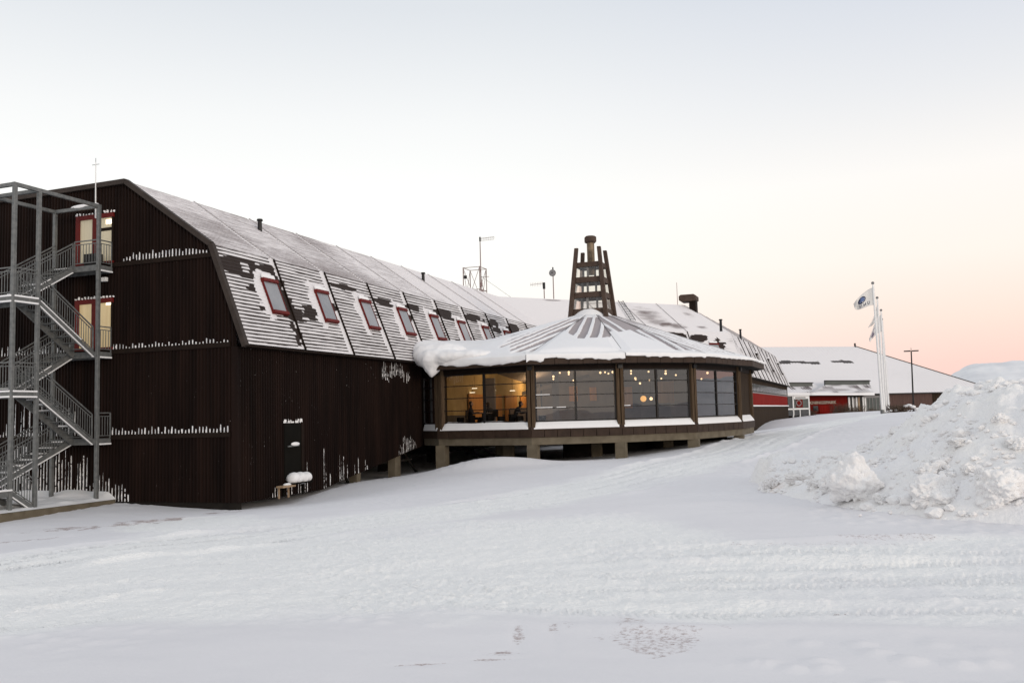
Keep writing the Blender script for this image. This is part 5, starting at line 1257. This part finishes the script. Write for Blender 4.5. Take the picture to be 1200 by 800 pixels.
em = MB(); em.add([on_flag(S3, .62, .52, .02)]+[on_flag(S3, .62+.2*math.cos(t*2*math.pi/N_), .52+.3*math.sin(t*2*math.pi/N_), .02) for t in range(N_)], [(0, 1+t, 1+(t+1) % N_) for t in range(N_)]); em.build('print', m_mauve, f3, fix=False)

# street lamp
Y = 96; b = onY(1070.6, 478, Y); t = onY(1067.8, 411.5, Y); g = float(ground0(b[0], b[1]))
sl = empty('street_lamp', (b[0], Y, g), 'dark street lamp with a flat two-armed head behind the snow heap', 'street lamp')
b = b+(b-t)*((b[2]-g+.1)/(t[2]-b[2]))
MB().tube(b, t, .085, .06, n=10).build('post', m_black, sl)
mb = MB()
for s in (-1, 1): mb.obox((t[0]+s*.36, Y, t[2]+.03-.0*s), (1, 0, .0), (0, 1, 0), (0, 0, 1), .3, .13, .055)
mb.build('luminaire', m_black, sl, bevel=.02); MB().tube(t, t+np.array([0, 0, .35]), .03, .015, n=6).build('spike', m_black, sl)

# ------------------------------------------------------------------ the research building across the square
FO = onY(1000, 483, 134); du = np.array([.80, .60]); dn = np.array([.60, -.80])     # along the facade, and outwards
NF = np.array([dn[0], dn[1], 0.0])
def fs_(px, py, off=0.0):     # (s, z) on the facade plane pushed out by off
    P = onP(px, py, FO+NF*off, NF); return float((P[:2]-FO[:2]) @ du), float(P[2])
def fpt(s, off, z): q = FO[:2]+du*s+dn*off; return (float(q[0]), float(q[1]), float(z))
D = empty('research_building', tuple(FO+np.array([0, 0, -.3])), 'low red and brown building with a broad snow-covered hipped roof across the square', 'building')
def frect(name, mat, x0, y0, x1, y1, off=0.05, th=.1, parent=None, mb=None, bevel=0):
    s0, zt_ = fs_(x0, y0, off); s1, _ = fs_(x1, y0, off); _, zb_ = fs_((x0+x1)/2, y1, off); m = mb or MB()
    m.prism([fpt(s0, off, zb_), fpt(s1, off, zb_), fpt(s1, off, zt_), fpt(s0, off, zt_)], (-dn[0]*th, -dn[1]*th, 0))
    return m if mb is not None else m.build(name, mat, parent or D, bevel=bevel)
sE, zE = fs_(1090, 462); sR = fs_(1003, 470)[0]; zE = 1.70
RB = -8.5
ridge1 = onP(1003, 406, FO+NF*RB, NF); zRd = float(ridge1[2]); s_r = float((ridge1[:2]-FO[:2]) @ du); hipL = onP(1122, 444.5, FO+NF*.4, NF)
s_h = s_r+17.0; sL = -45
# main slope (ribbed), hip slope
def slope_sheet(parent):
    n1, n2 = 420, 60; T, Q = np.meshgrid(np.linspace(0, 1, n1), np.linspace(0, 1, n2), indexing='ij')
    lo = sL+(s_h-sL)*T; hi = sL+(s_r-sL)*T; S_ = lo+(hi-lo)*Q; off = .5+(RB-.5)*Q; z = zE+(zRd-zE)*Q+.03*np.sin(S_*2*math.pi/.5)*(1-.4*vn(S_*.2, Q*3, 501))
    V = np.stack([FO[0]+du[0]*S_+dn[0]*off, FO[1]+du[1]*S_+dn[1]*off, z], -1).reshape(-1, 3)
    c = 1.10+(vn(S_*.15, Q*5, 502)-.5)*.16
    c = np.where((np.abs(Q-.66-.012*np.sin(S_*.8)) < .018+.012*vn(S_*.6, Q*0, 503)) & (vn(S_*.35, Q*0, 504) > .38) & (S_ < 7) & (S_ > -22), -.6, c)
    c = np.where((np.abs(Q-.55) < .006) & (vn(S_*.5, Q*0, 505) > .55) & (S_ < 2), -.2, c)
    # ribs run up the slope: stripes follow s
    return np_mesh('roof', V, grid_faces(n1, n2), m_roofD, dict(cover=c), np.c_[Q.ravel()*12, S_.ravel()], parent=parent)
rf = slope_sheet(D)
mb = MB(); mb.poly([fpt(s_h, .5, zE), fpt(s_h+3, -9, zE), fpt(s_r, RB, zRd)]); mb.poly([fpt(sL, RB, zRd), fpt(s_r, RB, zRd), fpt(s_h, -17.5, zE), fpt(sL, -17.5, zE)]); mb.build('rear_roof', m_snow, D)
mb = MB(); mb.bar(fpt(s_r, RB, zRd+.04), fpt(s_h, .5, zE+.06), .12, .1); mb.build('hip_cap', m_trim, D)
P = onP(1002, 406, FO+NF*RB, NF); MB().tube(tuple(P-np.array([0, 0, .2])), tuple(P+np.array([0, 0, .5])), .13).build('roof_vent', m_black, D)
mb = MB(); mb.prism([fpt(sL, 0, -3), fpt(s_h-.6, 0, -3), fpt(s_h-.6, 0, zE-.08), fpt(sL, 0, zE-.08)], (-dn[0]*.3, -dn[1]*.3, 0)); mb.build('wall', m_clad, D)
m_brownboards = noisy('brown_red_boards', (.045, .018, .013), (.10, .052, .040), 3, .8, stretch=(5, 5, .2))
frect('board_wall', m_brownboards, 1031, 461.5, 1092, 487, .06)
mb = MB(); mb.bar(fpt(fs_(1019, 470)[0], .52, zE-.06), fpt(s_h, .52, zE-.06), .1, .16); mb.build('gutter', m_black, D)
rw = frect('red_wall', m_redwall, 945, 463.5, 993, 487, .08)
frect('red_panel', m_redwall2, 960, 475, 971, 487, .16)
frect('window', m_blackglass, 953, 475.5, 958.5, 481, .14)
frect('dark_glazing', m_greenroof, 1013.5, 464, 1031, 487, .10)
fr_ = MB()
for x in (1014, 1018, 1022, 1026, 1030): frect('', None, x, 466, x+.7, 486, .15, .1, mb=fr_)
frect('', None, 1012, 463.6, 1031, 466, .2, .2, mb=fr_); fr_.build('glazing_frame', m_grey, D)
# entrance: columns, one of them plank-coloured, and leaf doors
ent = frect('entrance', m_black, 993, 465, 1014, 486, .10)
for x0, x1, m in ((994, 996, m_white), (998.5, 1000, m_white), (1003, 1004.5, m_white), (1005.5, 1007.3, m_plank), (1010.6, 1012, m_white), (1013, 1014.6, m_white)): frect('column', m, x0, 465.2, x1, 486, .2, .1, ent)
frect('door', m_grey, 1000.2, 466.5, 1002.8, 486, .18, .05, ent); frect('door', m_grey, 1012.2, 466.5, 1015.6, 486, .18, .05, ent)
# canopies with snow-streaked sheet roofs and dark clerestory strips
def canopy(x0, x1, xt0, xt1, ytop, ymid, ybot):
    off0, off1 = .3, 2.2
    a, b = fs_(xt0, ymid, off0), fs_(xt1, ymid, off0); c, d = fs_(x0, ybot, off1), fs_(x1, ybot, off1)
    n1, n2 = 140, 30; T, Q = np.meshgrid(np.linspace(0, 1, n1), np.linspace(0, 1, n2), indexing='ij')
    S_ = (c[0]+(d[0]-c[0])*T)*(1-Q)+(a[0]+(b[0]-a[0])*T)*Q; off = off1+(off0-off1)*Q; z = c[1]+(a[1]-c[1])*Q
    V = np.stack([FO[0]+du[0]*S_+dn[0]*off, FO[1]+du[1]*S_+dn[1]*off, z], -1).reshape(-1, 3)
    cov = .75+(vn(S_*1.2, Q*3, 511)-.5)*1.3
    o = np_mesh('canopy_roof', V, grid_faces(n1, n2), m_rooflow2, dict(cover=cov), np.c_[Q.ravel()*2, S_.ravel()], parent=D)
    mb = MB(); mb.prism([fpt(c[0]-.1, off1+.03, c[1]-.28), fpt(d[0]+.1, off1+.03, d[1]-.28), fpt(d[0]+.1, off1+.03, d[1]+.05), fpt(c[0]-.1, off1+.03, c[1]+.05)], (-dn[0]*.2, -dn[1]*.2, 0)); mb.build('canopy_edge', m_snow, o)
    frect('clerestory', m_greenroof, xt0, ytop, xt1, ymid+.6, off0, .3, o)
    mb = MB(); e0 = fs_(xt0-.5, ytop, off0); e1 = fs_(xt1+.5, ytop, off0); mb.bar(fpt(e0[0], off0, e0[1]), fpt(e1[0], off0, e1[1]), .3, .12); mb.build('clerestory_cap', m_black, o)
    mb = MB(); mb.add([fpt(c[0], off1-.1, c[1]-.25), fpt(d[0], off1-.1, d[1]-.25), fpt(d[0], 0, d[1]-.25), fpt(c[0], 0, c[1]-.25)], [(0, 1, 2, 3)]); mb.build('canopy_soffit', m_dark, o)
    return o
m_rooflow2 = striped('snow_streaked_canopy', .42, (.05, .03, .03), (.09, .06, .06))
canopy(950, 1024, 967, 1019, 446, 451, 460.5); canopy(914, 951, 922, 952, 448.4, 453, 460.5)
# glazed porch with white posts at the left
po = MB()
for x in (917.5, 928.5, 947): frect('', None, x, 463, x+1.3, 486.5, 2.0, .2, mb=po)
for y in (462.6, 478.6): frect('', None, 916, y, 948.5, y+1.3, 2.0, .2, mb=po)
for x in (920, 929.2, 937.2): frect('', None, x, 480, x+.9, 489, 2.0, .2, mb=po)
frect('', None, 930, 464, 947.5, 467.2, 2.05, .2, mb=po)
po = po.build('porch', m_white, D)
frect('pane', m_blackglass, 918.5, 464, 928.5, 478.6, 1.9, .05, po); frect('pane', m_greenroof, 929.5, 467.2, 947, 478.6, 1.9, .05, po); frect('pane', m_blackglass, 921, 480, 947, 487, 1.9, .05, po)
sg = frect('sign_panel', m_redwall, 933, 468.2, 940.5, 477, 1.97, .05, po)
c_ = fs_(936.2, 472, 1.99); mb = MB(); nn = 20
for r0, r1, zz_ in ((.42, .30, .0),):
    for k in range(nn):
        a0, a1 = 2*math.pi*k/nn, 2*math.pi*(k+1)/nn
        mb.add([fpt(c_[0]+r*math.cos(t), 1.99, c_[1]+r*math.sin(t)) for r, t in ((r0, a0), (r0, a1), (r1, a1), (r1, a0))], [(0, 1, 2, 3)])
mb.build('round_sign', m_grey, sg)
frect('name_plate', m_grey, 932, 465.2, 944, 466.4, 2.08, .03, po)
# lettering on the red wall
me = text_mesh('FORSKNINGSPARK', 1, .012); wd = max(v.co.x for v in me.vertices); sa, za = fs_(947.5, 473.6, .1); sb, zb_ = fs_(979.5, 469.2, .1); sk_ = (sb-sa)/wd*1.36; s_0 = sb-sk_*wd; hh = (zb_-za)/.72
mb = MB(); V = [fpt(s_0+v.co.x*sk_, .16, za+v.co.y*hh) for v in me.vertices]; nV = len(V)
V2_ = [fpt(s_0+v.co.x*sk_, .22, za+v.co.y*hh) for v in me.vertices]; mb.add(V+V2_, [tuple(p.vertices) for p in me.polygons]+[tuple(i+nV for i in p.vertices) for p in me.polygons]); mb.build('lettering', noisy('dull_bronze_letters', (.42, .34, .27), (.52, .43, .35), 3, .5), D, fix=False)

# bare shrubs and a snow-capped bush in front of it
def shrub(px, py, Y, h, n, lab, spread=.5, snow=False):
    P = onY(px, py, Y); g = float(ground0(P[0], P[1])); t = empty('bare_shrub', (P[0], Y, g), lab, 'shrub', 'winter shrubs before the research building')
    mb = MB()
    for k in range(n):
        a = random.uniform(0, 6.28); q = Vector((P[0]+random.gauss(0, spread*.4), Y+random.gauss(0, .3), g-.1)); e = q+Vector((math.cos(a)*spread*random.uniform(.3, 1), math.sin(a)*spread*.6, h*random.uniform(.5, 1.05)))
        m = (q+e)/2+Vector((random.gauss(0, .08), 0, .08)); mb.tube(q, m, .028, .02, n=5, cap=False); mb.tube(m, e, .02, .008, n=5, cap=False)
        for _ in range(4):
            f = random.uniform(.3, .95); r = q+(e-q)*f; mb.tube(r, r+Vector((random.gauss(0, .18), random.gauss(0, .15), random.uniform(.05, .3))), .014, .006, n=4, cap=False)
    mb.build('twigs', m_twig, t, fix=False)
    if snow:
        s = MB()
        for dx, dz, r in ((-1.05, .32, .26), (-.75, .42, .22), (-.3, .45, .2), (.55, .80, .24), (.85, .88, .26), (1.15, .74, .28), (1.5, .5, .3)): s.ball((P[0]+dx, Y-.1, g+dz), (r, .5, r*.55), 12, 8)
        s.build('snow', m_snow_rough, t, smooth=True)
    return t
for i, (px, h, n, lab, sp_) in enumerate(((951, 1.0, 26, 'low bare shrub under the dark window at the left end of the red wall', .6), (981, 1.5, 46, 'rounded bare shrub under the lettered part of the red wall', .8), (990, 1.5, 46, 'bushy bare shrub just left of the entrance columns', .8), (1000, 1.1, 34, 'low bare shrub before the left entrance doors', .7), (1008, 1.2, 34, 'low bare shrub before the right entrance doors', .7), (1021, .8, 26, 'small bare shrub before the dark glazing, left of the flagpoles', .7))):
    shrub(px, 484, 128, h, n, lab, sp_)
shrub(1054, 481, 92, 1.1, 130, 'dark bush capped with snow lumps between the flagpoles and the snow heap', 1.3, True)

# ------------------------------------------------------------------ sky, sun, view
SUN_EL, SUN_AZ = 7.5, 125.0      # low soft winter glow from the right, behind the camera (azimuth clockwise from +Y)
w = bpy.data.worlds.new('World'); scn.world = w; w.use_nodes = True; nt = w.node_tree; bg = nt.nodes['Background']
sky = nd(nt, 'ShaderNodeTexSky'); sky.sky_type = 'NISHITA'; sky.sun_disc = False; sky.sun_elevation = R_(SUN_EL); sky.sun_rotation = R_(SUN_AZ); sky.dust_density = 3; sky.air_density = 1.2
tc = nd(nt, 'ShaderNodeTexCoord'); sx = nd(nt, 'ShaderNodeSeparateXYZ'); lk(nt, tc.outputs['Generated'], sx.inputs[0])
def ramp(stops):
    r = nd(nt, 'ShaderNodeValToRGB'); e = r.color_ramp.elements
    while len(e) > 1: e.remove(e[-1])
    for i, (p, c) in enumerate(stops):
        q = e[0] if i == 0 else e.new(p); q.position = p; q.color = (*c, 1)
    lk(nt, sx.outputs['Z'], r.inputs['Fac']); return r
def lin(c): return tuple(((v/255)/12.92 if v/255 < .04045 else (((v/255)+.055)/1.055)**2.4) for v in c)
rl = ramp([(0, lin((252, 248, 242))), (.10, lin((251, 249, 243))), (.22, lin((250, 250, 247))), (.31, lin((239, 240, 240))), (.42, lin((217, 221, 226))), (.75, lin((215, 219, 225))), (1, lin((206, 211, 219)))])
rr = ramp([(0, lin((244, 200, 192))), (.04, lin((247, 210, 199))), (.085, lin((248, 224, 211))), (.15, lin((247, 238, 229))), (.23, lin((245, 241, 237))), (.31, lin((226, 227, 230))), (.42, lin((203, 209, 221))), (.75, lin((216, 219, 225))), (1, lin((210, 214, 221)))])
dt = nd(nt, 'ShaderNodeVectorMath', operation='DOT_PRODUCT'); lk(nt, tc.outputs['Generated'], dt.inputs[0]); azr = R_(15); dt.inputs[1].default_value = (math.sin(R_(27)), math.cos(R_(27)), 0)
mr = nd(nt, 'ShaderNodeMapRange'); mr.interpolation_type = 'SMOOTHSTEP'; mr.inputs['From Min'].default_value = .58; mr.inputs['From Max'].default_value = .98; lk(nt, dt.outputs['Value'], mr.inputs['Value'])
mx = nd(nt, 'ShaderNodeMix', data_type='RGBA'); lk(nt, mr.outputs[0], mx.inputs['Factor']); lk(nt, rl.outputs['Color'], mx.inputs['A']); lk(nt, rr.outputs['Color'], mx.inputs['B'])
sc_ = nd(nt, 'ShaderNodeVectorMath', operation='SCALE'); sc_.inputs['Scale'].default_value = 10.1; lk(nt, mx.outputs['Result'], sc_.inputs[0])     # thin bright overcast veil
ad = nd(nt, 'ShaderNodeMix', data_type='RGBA'); ad.inputs['Factor'].default_value = .06; lk(nt, sc_.outputs[0], ad.inputs['A']); lk(nt, sky.outputs[0], ad.inputs['B'])
lk(nt, ad.outputs['Result'], bg.inputs['Color']); bg.inputs['Strength'].default_value = .11
sl_ = bpy.data.lights.new('sun', 'SUN'); sl_.energy = 1.05; sl_.angle = R_(16); sl_.color = (1.0, .87, .74); so = bpy.data.objects.new('sun', sl_); COL.objects.link(so)
dv = Vector((math.sin(R_(SUN_AZ))*math.cos(R_(SUN_EL)), math.cos(R_(SUN_AZ))*math.cos(R_(SUN_EL)), math.sin(R_(SUN_EL))))
so.rotation_euler = dv.to_track_quat('Z', 'Y').to_euler(); so.location = (10, -10, 20)
scn.view_settings.view_transform = 'Standard'; scn.view_settings.look = 'None'; scn.view_settings.exposure = .05; scn.view_settings.gamma = 1
scn.cycles.max_bounces = 8; scn.cycles.transparent_max_bounces = 12; scn.cycles.sample_clamp_indirect = 4; scn.cycles.use_denoising = True
